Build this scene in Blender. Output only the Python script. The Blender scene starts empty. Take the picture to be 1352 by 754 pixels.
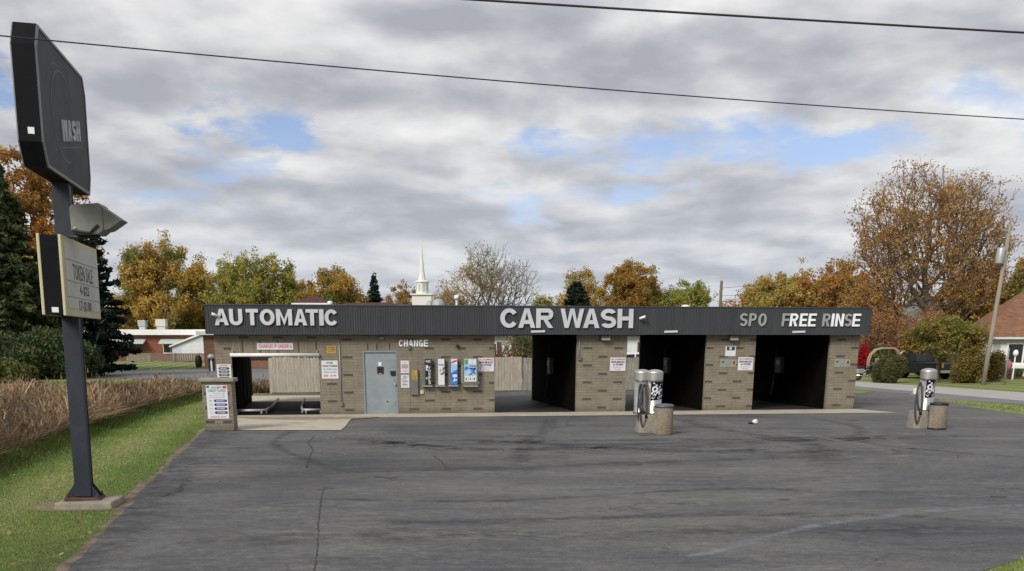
import bpy, math, random
import numpy as np
from mathutils import Vector, Matrix
R = math.radians
random.seed(7)
RNG = np.random.default_rng(11)
scene = bpy.context.scene
COL = scene.collection

# ------------------------------------------------------------------ helpers
def tag(o, label=None, cat=None, group=None, kind=None):
    if label: o['label'] = label
    if cat: o['category'] = cat
    if group: o['group'] = group
    if kind: o['kind'] = kind
    return o

def empty(name, loc=(0, 0, 0), rz=0.0, ry=0.0):
    o = bpy.data.objects.new(name, None)
    COL.objects.link(o)
    o.location = loc
    o.rotation_euler = (0, ry, rz)
    o.empty_display_size = 0.3
    return o

def children(o):
    return [c for c in bpy.data.objects if c.parent == o]

def copy_tree(o, parent=None):
    kids = children(o)
    c = o.copy(); COL.objects.link(c); c.parent = parent
    for k in kids: copy_tree(k, c)
    return c

class MB:
    """collects faces, then links them as one mesh object"""
    def __init__(s):
        s.v = []; s.f = []; s.m = []; s.sm = []
        s.mi = 0; s.smooth = False
    def _add(s, vs, fs, smooth=None):
        b = len(s.v); s.v += [tuple(p) for p in vs]
        for f in fs:
            s.f.append(tuple(b + i for i in f)); s.m.append(s.mi)
            s.sm.append(s.smooth if smooth is None else smooth)
    def box(s, x0, x1, y0, y1, z0, z1, M=None):
        vs = [(x0,y0,z0),(x1,y0,z0),(x1,y1,z0),(x0,y1,z0),(x0,y0,z1),(x1,y0,z1),(x1,y1,z1),(x0,y1,z1)]
        if M is not None: vs = [M @ Vector(p) for p in vs]
        s._add(vs, [(0,3,2,1),(4,5,6,7),(0,1,5,4),(1,2,6,5),(2,3,7,6),(3,0,4,7)], False)
        return s
    def quad(s, a, b, c, d):
        s._add([a,b,c,d], [(0,1,2,3)], False); return s
    def poly(s, pts):
        s._add(pts, [tuple(range(len(pts)))], False); return s
    def prism(s, prof, a0, a1, axis='y'):
        """prof: 2-D outline; extruded along axis from a0 to a1"""
        n = len(prof)
        def P(p, a):
            if axis == 'y': return (p[0], a, p[1])
            if axis == 'x': return (a, p[0], p[1])
            return (p[0], p[1], a)
        vs = [P(p, a0) for p in prof] + [P(p, a1) for p in prof]
        fs = [tuple(range(n)), tuple(range(2*n-1, n-1, -1))]
        for i in range(n):
            j = (i+1) % n
            fs.append((i, j, n+j, n+i))
        s._add(vs, fs, False); return s
    def lathe(s, prof, cx=0, cy=0, n=20, smooth=True, z0=0, cap=True):
        vs = []; fs = []
        for (r, z) in prof:
            for k in range(n):
                a = 2*math.pi*k/n
                vs.append((cx + r*math.cos(a), cy + r*math.sin(a), z0+z))
        for i in range(len(prof)-1):
            for k in range(n):
                k2 = (k+1) % n
                fs.append((i*n+k, i*n+k2, (i+1)*n+k2, (i+1)*n+k))
        s._add(vs, fs, smooth)
        if cap:
            b = len(s.v) - len(vs)
            if prof[0][0] > 1e-4:
                s.f.append(tuple(b + k for k in range(n-1, -1, -1))); s.m.append(s.mi); s.sm.append(False)
            if prof[-1][0] > 1e-4:
                s.f.append(tuple(b + (len(prof)-1)*n + k for k in range(n))); s.m.append(s.mi); s.sm.append(False)
        return s
    def tube(s, pts, r, n=8, smooth=True):
        pts = [Vector(p) for p in pts]
        rs = r if isinstance(r, (list, tuple)) else [r]*len(pts)
        vs = []; fs = []
        up = None
        for i, p in enumerate(pts):
            if i == 0: t = pts[1]-pts[0]
            elif i == len(pts)-1: t = pts[-1]-pts[-2]
            else: t = pts[i+1]-pts[i-1]
            t.normalize()
            if up is None:
                up = Vector((0,0,1)) if abs(t.z) < .9 else Vector((1,0,0))
            x = t.cross(up); x.normalize(); y = x.cross(t); up = y.copy()
            for k in range(n):
                a = 2*math.pi*k/n
                vs.append(p + (x*math.cos(a)+y*math.sin(a))*rs[i])
        for i in range(len(pts)-1):
            for k in range(n):
                k2 = (k+1) % n
                fs.append((i*n+k, i*n+k2, (i+1)*n+k2, (i+1)*n+k))
        s._add(vs, fs, smooth)
        b = len(s.v)-len(vs)
        s.f.append(tuple(b+k for k in range(n-1,-1,-1))); s.m.append(s.mi); s.sm.append(False)
        s.f.append(tuple(b+(len(pts)-1)*n+k for k in range(n))); s.m.append(s.mi); s.sm.append(False)
        return s
    def build(s, name, mats, parent=None, bevel=0, loc=None):
        me = bpy.data.meshes.new(name)
        me.from_pydata([tuple(p) for p in s.v], [], s.f)
        if not isinstance(mats, (list, tuple)): mats = [mats]
        for m in mats: me.materials.append(m)
        me.polygons.foreach_set('material_index', s.m)
        me.polygons.foreach_set('use_smooth', s.sm)
        import bmesh
        bm = bmesh.new(); bm.from_mesh(me)
        bmesh.ops.recalc_face_normals(bm, faces=bm.faces)
        bm.to_mesh(me); bm.free()
        me.update()
        o = bpy.data.objects.new(name, me); COL.objects.link(o)
        if parent: o.parent = parent
        if loc: o.location = loc
        if bevel:
            b = o.modifiers.new('bevel', 'BEVEL'); b.width = bevel; b.segments = 2
            b.limit_method = 'ANGLE'; b.angle_limit = R(40)
        return o

def np_mesh(name, V, F, mat, parent=None, color=None, smooth=False, mi=None):
    """V (n,3), F (m,k) arrays; color (n,3) per vertex"""
    me = bpy.data.meshes.new(name)
    V = np.ascontiguousarray(V, dtype=np.float32); F = np.ascontiguousarray(F, dtype=np.int32)
    k = F.shape[1]
    me.vertices.add(len(V)); me.vertices.foreach_set('co', V.ravel())
    me.loops.add(F.size); me.loops.foreach_set('vertex_index', F.ravel())
    me.polygons.add(len(F))
    me.polygons.foreach_set('loop_start', np.arange(0, F.size, k, dtype=np.int32))
    try: me.polygons.foreach_set('loop_total', np.full(len(F), k, dtype=np.int32))
    except Exception: pass
    if smooth: me.polygons.foreach_set('use_smooth', np.ones(len(F), dtype=bool))
    if color is not None:
        ca = me.color_attributes.new('Col', 'FLOAT_COLOR', 'POINT')
        c4 = np.ones((len(V), 4), dtype=np.float32); c4[:, :3] = color
        ca.data.foreach_set('color', c4.ravel())
    for m in (mat if isinstance(mat, (list, tuple)) else [mat]): me.materials.append(m)
    if mi is not None: me.polygons.foreach_set('material_index', mi.astype(np.int32))
    me.update(calc_edges=True); me.validate()
    o = bpy.data.objects.new(name, me); COL.objects.link(o)
    if parent: o.parent = parent
    return o

# ------------------------------------------------------------------ materials
def srgb(r, g, b):
    f = lambda c: (c/255/12.92) if c/255 <= .04045 else ((c/255+.055)/1.055)**2.4
    return (f(r), f(g), f(b))

def new_mat(name):
    m = bpy.data.materials.new(name); m.use_nodes = True
    nt = m.node_tree; b = nt.nodes['Principled BSDF']
    return m, nt, b

def N(nt, t, **kw):
    n = nt.nodes.new(t)
    for k, v in kw.items(): setattr(n, k, v)
    return n

def mix(nt, fac, a, b, mode='MIX'):
    n = nt.nodes.new('ShaderNodeMix'); n.data_type = 'RGBA'; n.blend_type = mode
    for sock, val in ((n.inputs[0], fac), (n.inputs[6], a), (n.inputs[7], b)):
        if hasattr(val, 'is_linked') or hasattr(val, 'links'): nt.links.new(val, sock)
        elif isinstance(val, (int, float)): sock.default_value = val
        else: sock.default_value = (*val[:3], 1)
    return n.outputs[2]

def noise(nt, scale, detail=4, rough=.6, vec=None, dist=0.0):
    n = nt.nodes.new('ShaderNodeTexNoise'); n.inputs['Scale'].default_value = scale
    n.inputs['Detail'].default_value = detail; n.inputs['Roughness'].default_value = rough
    n.inputs['Distortion'].default_value = dist
    if vec is not None: nt.links.new(vec, n.inputs['Vector'])
    return n.outputs['Fac']

def ramp(nt, fac, stops):
    n = nt.nodes.new('ShaderNodeValToRGB'); e = n.color_ramp.elements
    while len(e) < len(stops): e.new(.5)
    for i, (p, c) in enumerate(stops):
        e[i].position = p
        e[i].color = (c, c, c, 1) if isinstance(c, (int, float)) else (*c, 1)
    nt.links.new(fac, n.inputs[0]); return n.outputs[0]

def objco(nt, scale=(1,1,1), rot=(0,0,0)):
    tc = N(nt, 'ShaderNodeTexCoord'); mp = N(nt, 'ShaderNodeMapping')
    mp.inputs['Scale'].default_value = scale; mp.inputs['Rotation'].default_value = rot
    nt.links.new(tc.outputs['Object'], mp.inputs['Vector']); return mp.outputs[0]

def bump(nt, b, h, strength=.3, dist=.02):
    n = N(nt, 'ShaderNodeBump'); n.inputs['Strength'].default_value = strength
    n.inputs['Distance'].default_value = dist
    nt.links.new(h, n.inputs['Height']); nt.links.new(n.outputs[0], b.inputs['Normal'])

def mat(name, c, rough=.6, metal=0.0, var=.15, scale=3.0, bmp=0.0, stretch=(1,1,1), spec=None, dirt=None, dirt_amt=.5):
    """plain paint, metal or plaster with mottling and an optional dirt colour in patches"""
    m, nt, b = new_mat(name)
    co = objco(nt, stretch)
    n1 = noise(nt, scale, 6, .65, co)
    lo = tuple(x*(1-var) for x in c); hi = tuple(min(1, x*(1+var)) for x in c)
    col = mix(nt, ramp(nt, n1, [(.3, 0.0), (.7, 1.0)]), lo, hi)
    if dirt:
        n2 = noise(nt, scale*.6+.3, 8, .7, co, .6)
        f = ramp(nt, n2, [(.48, 0.0), (.68, dirt_amt)])
        col = mix(nt, f, col, dirt)
    nt.links.new(col, b.inputs['Base Color'])
    b.inputs['Roughness'].default_value = rough; b.inputs['Metallic'].default_value = metal
    if spec is not None: b.inputs['Specular IOR Level'].default_value = spec
    if bmp:
        bump(nt, b, noise(nt, scale*12, 4, .7, co), bmp, .01)
    return m

def brick_mat(name, c1, c2, mortar, bw=.383, rh=.1, ms=.006, bias=0.0, var=.25, offset=.5):
    m, nt, b = new_mat(name)
    tc = N(nt, 'ShaderNodeTexCoord'); sp = N(nt, 'ShaderNodeSeparateXYZ'); cb = N(nt, 'ShaderNodeCombineXYZ')
    ad = N(nt, 'ShaderNodeMath', operation='ADD')
    nt.links.new(tc.outputs['Object'], sp.inputs[0])
    nt.links.new(sp.outputs[0], ad.inputs[0]); nt.links.new(sp.outputs[1], ad.inputs[1])
    nt.links.new(ad.outputs[0], cb.inputs[0]); nt.links.new(sp.outputs[2], cb.inputs[1])
    br = N(nt, 'ShaderNodeTexBrick')
    br.offset = offset
    br.inputs['Scale'].default_value = 1; br.inputs['Brick Width'].default_value = bw
    br.inputs['Row Height'].default_value = rh; br.inputs['Mortar Size'].default_value = ms
    br.inputs['Mortar Smooth'].default_value = .3; br.inputs['Bias'].default_value = bias
    br.inputs['Color1'].default_value = (*c1, 1); br.inputs['Color2'].default_value = (*c2, 1)
    br.inputs['Mortar'].default_value = (*mortar, 1)
    nt.links.new(cb.outputs[0], br.inputs['Vector'])
    nn = noise(nt, 2.2, 8, .7, tc.outputs['Object'])
    v = ramp(nt, nn, [(.3, 1-var), (.7, 1+var*.3)])
    col = mix(nt, 1.0, br.outputs['Color'], v, 'MULTIPLY')
    n3 = noise(nt, 30, 3, .7, tc.outputs['Object'])
    col = mix(nt, 1.0, col, ramp(nt, n3, [(.25, .82), (.75, 1.1)]), 'MULTIPLY')
    # splash dirt: ragged band that has dried on the lowest courses, and a few run-down streaks
    zz = N(nt, 'ShaderNodeMath', operation='MULTIPLY_ADD'); nt.links.new(sp.outputs[2], zz.inputs[0]); zz.inputs[1].default_value = -1.9
    nn2 = noise(nt, 3.0, 6, .7, tc.outputs['Object']); nt.links.new(nn2, zz.inputs[2])
    col = mix(nt, ramp(nt, zz.outputs[0], [(.02, 0.0), (.5, .6)]), col, tuple(x*.5 for x in mortar))
    stx = N(nt, 'ShaderNodeMapping'); stx.inputs['Scale'].default_value = (5, 5, .35); nt.links.new(tc.outputs['Object'], stx.inputs['Vector'])
    col = mix(nt, ramp(nt, noise(nt, 1.0, 5, .7, stx.outputs[0]), [(.58, 0.0), (.74, .4)]), col, tuple(x*.55 for x in mortar))
    nt.links.new(col, b.inputs['Base Color']); b.inputs['Roughness'].default_value = .9
    b.inputs['Specular IOR Level'].default_value = .2
    bump(nt, b, br.outputs['Fac'], -.6, .01)
    return m

def attr_mat(name, rough=.75, transl=.25, spec=.2):
    """leaf, needle or blade material: colour of each leaf from its attribute"""
    m, nt, b = new_mat(name)
    a = N(nt, 'ShaderNodeAttribute'); a.attribute_name = 'Col'
    nt.links.new(a.outputs['Color'], b.inputs['Base Color'])
    b.inputs['Roughness'].default_value = rough; b.inputs['Specular IOR Level'].default_value = spec
    if transl:
        t = N(nt, 'ShaderNodeBsdfTranslucent'); nt.links.new(a.outputs['Color'], t.inputs[0])
        ms = N(nt, 'ShaderNodeMixShader'); ms.inputs[0].default_value = transl
        out = nt.nodes['Material Output']
        nt.links.new(b.outputs[0], ms.inputs[1]); nt.links.new(t.outputs[0], ms.inputs[2])
        nt.links.new(ms.outputs[0], out.inputs[0])
    return m

M = {}
M['leaf'] = attr_mat('leaf', transl=.35)
M['blade'] = attr_mat('blade', .8, .2)
M['bark'] = mat('bark', (.13, .10, .075), .95, var=.35, scale=4, bmp=.5, stretch=(4,4,1))
M['bark_grey'] = mat('bark_grey', (.17, .145, .12), .95, var=.3, scale=4, bmp=.4, stretch=(4,4,1))
M['bark_dark'] = mat('bark_dark', (.07, .055, .045), .95, var=.3, scale=4, bmp=.4, stretch=(4,4,1))
M['brick'] = brick_mat('tan_brick', (.255, .224, .170), (.225, .197, .150), (.155, .138, .106), ms=.008)
M['brick_dark'] = mat('dark_brick', (.068, .058, .046), .9, var=.3, scale=8, bmp=.3)
M['soldier'] = brick_mat('soldier_brick', (.26, .225, .17), (.21, .18, .135), (.14, .122, .098), bw=.0985, rh=.42, ms=.006, offset=0)
M['fascia'] = mat('fascia_steel', (.044, .049, .056), .6, var=.14, scale=1.2, stretch=(3,3,.3), dirt=(.07,.072,.072), dirt_amt=.4, spec=.3)
M['fascia_trim'] = mat('fascia_trim', (.05, .053, .058), .5, var=.1)
M['bay_dark'] = mat('bay_shade_black', (.005, .0045, .004), .95, var=.4, scale=2, dirt=(.009,.007,.0055), spec=.03)  # dark inner-wall paint, deepened so the bays' shade sits in the colour
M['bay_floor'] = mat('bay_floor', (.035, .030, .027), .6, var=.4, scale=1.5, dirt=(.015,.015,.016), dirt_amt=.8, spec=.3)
M['letter'] = mat('letter_plastic', (.53, .54, .575), .5, var=.06, scale=2, dirt=(.36,.36,.37), dirt_amt=.4)
M['letter_aged'] = mat('letter_aged', (.42,.43,.44), .6, var=.2)
M['letter_white'] = mat('letter_white', (.80, .82, .84), .5, var=.05)
M['letter_grey'] = mat('letter_grey', (.30, .30, .29), .6, var=.15)
M['white'] = mat('white_paint', (.72, .72, .71), .55, var=.06, scale=2, dirt=(.5,.48,.44), dirt_amt=.4)
M['sign_white'] = mat('sign_white', (.62, .63, .67), .5, var=.05, scale=3)
M['galv'] = mat('galvanised', (.36, .37, .37), .5, .4, var=.15, scale=5)
M['steel'] = mat('stainless', (.50, .49, .47), .33, .92, var=.14, scale=2, stretch=(1,1,6), dirt=(.4,.38,.35))
M['steel_cap'] = mat('stainless_cap', (.48, .47, .45), .42, .85, var=.08, scale=3)
M['grey_metal'] = mat('grey_metal', (.15, .155, .14), .6, .2, var=.2, scale=5, dirt=(.08,.07,.06))
M['door'] = mat('door_paint', (.235, .265, .290), .55, var=.10, scale=1.4, dirt=(.13,.165,.19), dirt_amt=.55)
M['door_frame'] = mat('door_frame', (.20, .235, .265), .55, var=.1)
M['black'] = mat('black_plastic', (.012, .012, .013), .5, var=.2)
M['rubber'] = mat('hose_rubber', (.045, .045, .048), .5, var=.2)
M['curtain'] = mat('curtain_rubber', (.010,.010,.010), .9, var=.3, spec=.1)
M['concrete'] = mat('concrete', (.40, .36, .29), .9, var=.16, scale=1.5, bmp=.3, dirt=(.25,.215,.16), dirt_amt=.6)
M['concrete_old'] = mat('old_concrete', (.25, .225, .18), .95, var=.25, scale=4, bmp=.6, dirt=(.15,.135,.11), dirt_amt=.7)
M['aggregate'] = mat('aggregate', (.225, .185, .14), .95, var=.4, scale=22, bmp=1.0)
M['red'] = mat('red_ink', (.50, .05, .05), .5, var=.1)
M['redpale'] = mat('faded_red_ink', (.55, .22, .22), .5, var=.15)
M['navy'] = mat('navy_ink', (.02, .03, .18), .5, var=.1)
M['ink'] = mat('black_ink', (.03, .03, .045), .5, var=.1)
M['blue'] = mat('blue_ink', (.03, .16, .50), .5, var=.15)
M['green'] = mat('green_ink', (.05, .32, .12), .5, var=.15)
M['teal'] = mat('teal_ink', (.05, .28, .25), .5, var=.15)
M['yellow'] = mat('yellow_notice', (.42, .27, .06), .6, var=.15, scale=8)
M['paleblue'] = mat('paleblue_ink', (.30, .50, .75), .5, var=.15, scale=8)
M['cream'] = mat('cream_panel', (.52, .47, .30), .5, var=.08, scale=2, dirt=(.40,.37,.27), dirt_amt=.5)
M['cream_dim'] = mat('panel_aged', (.50, .50, .44), .5, var=.1, scale=2, dirt=(.38,.37,.32), dirt_amt=.5)
M['sign_black'] = mat('sign_black', (.006, .0065, .009), .7, var=.3, spec=.12)
M['sign_under'] = mat('sign_under', (.16, .145, .12), .7, var=.2)
M['post_navy'] = mat('post_navy', (.012, .018, .032), .55, var=.25, scale=3, dirt=(.05,.045,.045), dirt_amt=.4)
M['rust'] = mat('rust', (.10, .05, .035), .9, var=.4, scale=10, bmp=.5, dirt=(.03,.025,.025), dirt_amt=.8)
M['flood'] = mat('floodlight_case', (.17, .17, .155), .55, .2, var=.2, scale=4)
M['glass_dark'] = mat('window_glass', (.02, .022, .025), .08, var=.1)
M['wood_grey'] = mat('weathered_wood', (.26, .24, .21), .9, var=.35, scale=3, stretch=(8,8,.6), bmp=.5, dirt=(.14,.125,.11), dirt_amt=.8)
M['wood_pale'] = mat('pale_weathered_wood', (.40, .36, .30), .9, var=.3, scale=3, stretch=(8,8,.6), bmp=.5, dirt=(.22,.20,.17), dirt_amt=.7)
M['wood_light'] = mat('new_wood', (.36, .31, .24), .9, var=.2, scale=3, stretch=(8,8,.6), bmp=.3)
M['pole_wood'] = mat('pole_wood', (.24, .21, .165), .9, var=.25, scale=3, stretch=(8,8,.4), bmp=.4)
M['red_brick'] = brick_mat('red_brick', (.30, .085, .055), (.22, .06, .04), (.25, .17, .14), bw=.22, rh=.075, ms=.008)
M['orange_brick'] = brick_mat('orange_brick', (.28, .125, .07), (.20, .085, .05), (.24, .19, .15), bw=.22, rh=.075, ms=.008)
M['awning'] = mat('awning', (.42, .46, .44), .6, var=.1)
M['siding'] = brick_mat('white_siding', (.70, .71, .72), (.68, .69, .70), (.45, .46, .48), bw=60, rh=.14, ms=.006, var=.08)
M['siding_grey'] = brick_mat('pale_siding', (.55, .60, .66), (.53, .58, .64), (.38, .42, .46), bw=60, rh=.2, ms=.008, var=.08)
M['shingle'] = brick_mat('brown_shingle', (.25, .130, .078), (.20, .102, .062), (.13, .07, .045), bw=.3, rh=.16, ms=.006, var=.35)
M['shingle_dark'] = brick_mat('maroon_shingle', (.10, .045, .04), (.08, .035, .03), (.05, .025, .02), bw=.3, rh=.16, ms=.006, var=.3)
M['chrome'] = mat('chrome', (.7, .7, .7), .15, 1.0, var=.05)
M['car_black'] = mat('black_car_paint', (.008, .009, .012), .25, var=.1)
M['car_white'] = mat('white_car_paint', (.65, .67, .7), .3, var=.03)
M['tyre'] = mat('tyre', (.015, .015, .015), .85, var=.2)
M['amber'] = mat('amber_lens', (.75, .30, .02), .3, var=.05)
M['tan'] = mat('tan_canvas', (.27, .22, .15), .8, var=.12)
M['steeple'] = mat('steeple_white', (.68, .67, .63), .6, var=.06)
M['dull_hood'] = mat('dull_hood', (.30,.33,.31), .6, .2, var=.2)
M['wire'] = mat('cable', (.02, .02, .025), .6, var=.1)
M['tub'] = mat('blue_grey_tub', (.075, .092, .115), .5, var=.2)

# ------------------------------------------------------------------ ground materials
def lawn_mat():
    m, nt, b = new_mat('lawn')
    co = objco(nt)
    # mowing stripes run alongside the lot
    mp = N(nt, 'ShaderNodeMapping'); mp.inputs['Rotation'].default_value = (0, 0, R(-9))
    nt.links.new(co, mp.inputs['Vector'])
    wv = N(nt, 'ShaderNodeTexWave'); wv.inputs['Scale'].default_value = .155
    wv.inputs['Distortion'].default_value = 1.1; wv.inputs['Detail'].default_value = 2
    wv.inputs['Detail Scale'].default_value = .6; wv.inputs['Phase Offset'].default_value = 1.2
    nt.links.new(mp.outputs[0], wv.inputs['Vector'])
    n1 = noise(nt, .55, 8, .7, co); n2 = noise(nt, 14, 5, .75, co); n3 = noise(nt, 2.6, 6, .7, co, .5)
    base = mix(nt, wv.outputs['Fac'], (.125, .178, .050), (.275, .300, .125))
    base = mix(nt, ramp(nt, n1, [(.35, 0.0), (.7, .6)]), base, (.145, .140, .058))
    base = mix(nt, ramp(nt, n3, [(.55, 0.0), (.72, .5)]), base, (.050, .078, .018))
    base = mix(nt, 1.0, base, ramp(nt, n2, [(.25, .62), (.75, 1.35)]), 'MULTIPLY')
    nt.links.new(base, b.inputs['Base Color']); b.inputs['Roughness'].default_value = .95
    b.inputs['Specular IOR Level'].default_value = .1
    bump(nt, b, noise(nt, 40, 5, .8, co), .9, .03)
    return m

def asphalt_mat(name='asphalt', light=1.10):
    m, nt, b = new_mat(name)
    co = objco(nt)
    wide = objco(nt, (.30, 1.0, 1), (0, 0, R(3)))
    fine = objco(nt, (1, 1.5, 1))
    n1 = noise(nt, .75, 9, .68, wide, .7)
    n2 = noise(nt, 2.1, 9, .72, wide, 1.2)
    n3 = noise(nt, 38, 5, .85, co)
    n4 = noise(nt, .10, 5, .6, co)
    n5 = noise(nt, 6, 6, .7, fine, .4)
    L = lambda *c: tuple(x*light for x in c)
    base = mix(nt, ramp(nt, n1, [(.36, 0.0), (.64, 1.0)]), L(.052, .056, .067), L(.125, .120, .113))
    base = mix(nt, ramp(nt, n2, [(.48, 0.0), (.68, .7)]), base, L(.042, .045, .056))
    n6 = noise(nt, 2.6, 12, .80, objco(nt, (.55, 1.9, 1), (0,0,R(-2))), .4)
    base = mix(nt, ramp(nt, n6, [(.48, 0.0), (.66, .6)]), base, L(.165, .156, .145))
    n7 = noise(nt, 1.1, 5, .6, co, .2)
    base = mix(nt, ramp(nt, n7, [(.66, 0.0), (.72, .55)]), base, L(.030, .030, .032))
    base = mix(nt, ramp(nt, n5, [(.56, 0.0), (.74, .55)]), base, L(.21, .195, .175))
    base = mix(nt, ramp(nt, n4, [(.42, 0.0), (.60, .5)]), base, L(.130, .124, .117))
    base = mix(nt, ramp(nt, noise(nt, .23, 4, .6, co, .5), [(.48, 0.0), (.62, .55)]), base, L(.050, .054, .066))
    base = mix(nt, 1.0, base, ramp(nt, n3, [(.25, .5), (.75, 1.45)]), 'MULTIPLY')
    base = mix(nt, 1.0, base, ramp(nt, noise(nt, 8, 8, .82, objco(nt, (.8,1.3,1)), .3), [(.33, .60), (.5, .94), (.67, 1.35)]), 'MULTIPLY')
    # hairline cracks
    vo = N(nt, 'ShaderNodeTexVoronoi'); vo.feature = 'DISTANCE_TO_EDGE'; vo.inputs['Scale'].default_value = .42
    wob = N(nt, 'ShaderNodeVectorMath', operation='ADD')
    nc = N(nt, 'ShaderNodeTexNoise'); nc.inputs['Scale'].default_value = 1.4; nc.inputs['Detail'].default_value = 6
    nt.links.new(co, nc.inputs['Vector']); nt.links.new(co, wob.inputs[0]); nt.links.new(nc.outputs['Color'], wob.inputs[1])
    nt.links.new(wob.outputs[0], vo.inputs['Vector'])
    crack = ramp(nt, vo.outputs['Distance'], [(.0, 1.0), (.009, 0.0)])
    gate = ramp(nt, noise(nt, .35, 3, .6, co), [(.50, 0.0), (.58, .8)])
    cf = mix(nt, 1.0, crack, gate, 'MULTIPLY')
    base = mix(nt, cf, base, (.02, .02, .022))
    nt.links.new(base, b.inputs['Base Color'])
    rr = ramp(nt, n2, [(.3, .72), (.7, .9)])
    nt.links.new(rr, b.inputs['Roughness']); b.inputs['Specular IOR Level'].default_value = .3
    bump(nt, b, n3, .6, .008)
    return m

M['lawn'] = lawn_mat()
M['asphalt'] = asphalt_mat()
M['road'] = mat('road_asphalt', (.14, .142, .148), .85, var=.2, scale=.6, bmp=.3)
M['road_pale'] = mat('pale_road', (.32, .31, .30), .9, var=.12, scale=.5, bmp=.2)
M['dirt'] = mat('dirt', (.19, .145, .10), .98, var=.35, scale=6, bmp=.8, dirt=(.09,.085,.04), dirt_amt=.7)
M['crack'] = mat('crack_fill', (.035, .034, .034), .9, var=.3, scale=6)
M['crack_brown'] = mat('crack_dirt', (.075, .055, .045), .95, var=.4, scale=8)
M['scuff'] = mat('pale_scuff', (.138, .150, .168), .85, var=.35, scale=5, dirt=(.10,.10,.11), dirt_amt=.8)
M['scuff_tan'] = mat('tan_scuff', (.17, .155, .135), .9, var=.4, scale=5)

def jag(pts, seg=.5, amp=.06, closed=False, seed=1):
    """subdivide an outline and roughen it"""
    rg = random.Random(seed); out = []
    n = len(pts)
    for i in range(n if closed else n-1):
        a = pts[i]; b = pts[(i+1) % n]
        L = math.hypot(b[0]-a[0], b[1]-a[1]); k = max(1, int(L/seg))
        for j in range(k):
            t = j/k
            w = amp if (j or i) else 0
            out.append((a[0]+(b[0]-a[0])*t+rg.uniform(-w, w), a[1]+(b[1]-a[1])*t+rg.uniform(-w, w)))
    if not closed: out.append(pts[-1])
    return out

def sheet(name, pts, z, m, label=None, kind='structure', bottom=None):
    from mathutils.geometry import tessellate_polygon
    tris = tessellate_polygon([[Vector((p[0], p[1], 0)) for p in pts]])
    mb = MB(); mb.v = [(p[0], p[1], z) for p in pts]
    for t in tris: mb.f.append(tuple(t)); mb.m.append(0); mb.sm.append(False)
    o = mb.build(name, m)
    if o.data.polygons and o.data.polygons[0].normal.z < 0: o.data.flip_normals()
    tag(o, label, None, None, kind); return o

def ribbon(name, pts, w, z, m, label, amp=.3, seed=0, seg=.12):
    """an irregular narrow strip along a path: crack, scuff, painted line"""
    p = jag(pts, seg, 0, False); rg = random.Random(seed)
    V = []; F = []
    wl = w if callable(w) else (lambda t: w)
    for i, a in enumerate(p):
        b = p[min(i+1, len(p)-1)]; c = p[max(i-1, 0)]
        dx, dy = b[0]-c[0], b[1]-c[1]; L = math.hypot(dx, dy) or 1
        nx, ny = -dy/L, dx/L
        hw = wl(i/(len(p)-1))*.5
        l = hw*(1+rg.uniform(-amp, amp)*1.6); r = hw*(1+rg.uniform(-amp, amp)*1.6); off = rg.uniform(-amp, amp)*hw*2
        V += [(a[0]+nx*(l+off), a[1]+ny*(l+off), z), (a[0]-nx*(r-off), a[1]-ny*(r-off), z)]
        if i: F.append((2*i-2, 2*i-1, 2*i+1, 2*i))
    mb = MB(); mb._add(V, F, False)
    o = mb.build(name, m); tag(o, label, None, None, 'structure'); return o

# one ground sheet out to the horizon
g = MB(); n = 24; S = 900
for i in range(n):
    for j in range(n):
        x0 = -S+2*S*i/n; x1 = -S+2*S*(i+1)/n; y0 = -S+2*S*j/n+400; y1 = -S+2*S*(j+1)/n+400
        g.quad((x0,y0,0),(x1,y0,0),(x1,y1,0),(x0,y1,0))
tag(g.build('ground', M['lawn']), 'mown lawn ground around the car wash', None, None, 'structure')

BO = Vector((-6.0208, 36.7645, 0)); BANG = R(8.883)
def F(u, w, z=0):
    return (BO.x + u*math.cos(BANG) - w*math.sin(BANG), BO.y + u*math.sin(BANG) + w*math.cos(BANG), z)

left_edge = jag([(-3.6, 2), (-4.2, 7), (-4.84, 11.29), (-5.43, 14.5), (-6.0, 17.3), (-6.68, 20.8), (-7.5, 25.5), (-8.43, 30.2)], .35, .05, seed=3)
backL = [(-8.7, 36.0), (-11.5, 47.5), (-12.4, 50.6), (-10.9, 51.4)]
right_edge = jag([(19.8, 54.5), (20.9, 52.5), (20.2, 50.5), (20.15, 47.3), (19.55, 45.4), (18.95, 40.5), (18.8, 36.8), (17.0, 29.0), (13.6, 22.0), (9.8, 16.5), (6.6, 12.2), (5.57, 11.3), (3.9, 9.5), (2.6, 6), (2.2, 2)], .5, .06, seed=5)
lot = left_edge + backL + [(0.98, 54.8), (12, 56.5)] + right_edge
sheet('parking_lot', lot, .008, M['asphalt'], 'worn patched dark asphalt lot in front of the car wash')
# bare soil strip between lawn and lot
outer = [(p[0]-.03-.10*random.random()-.10*math.sin(p[1]*.45)**2, p[1]) for p in left_edge]
sheet('dirt_strip', left_edge + outer[::-1], .004, M['dirt'], 'bare soil strip along the left edge of the lot')
rr2 = [(p[0]+.12+.25*random.random(), p[1]-.05) for p in right_edge[:24]]
sheet('dirt_strip', right_edge[:24] + rr2[::-1], .004, M['dirt'], 'bare soil strip along the right edge of the lot')
# washed-out pad of soil round the sign base
sheet('dirt_patch', jag([(-7.25,15.95),(-7.1,15.6),(-6.6,15.5),(-6.0,15.55),(-5.6,15.6),(-5.75,16.8),(-6.1,16.7),(-6.6,16.62),(-7.1,16.4)], .12, .04, True, 4), .006, M['dirt'], 'bare soil round the concrete pad of the pole sign')

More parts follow.
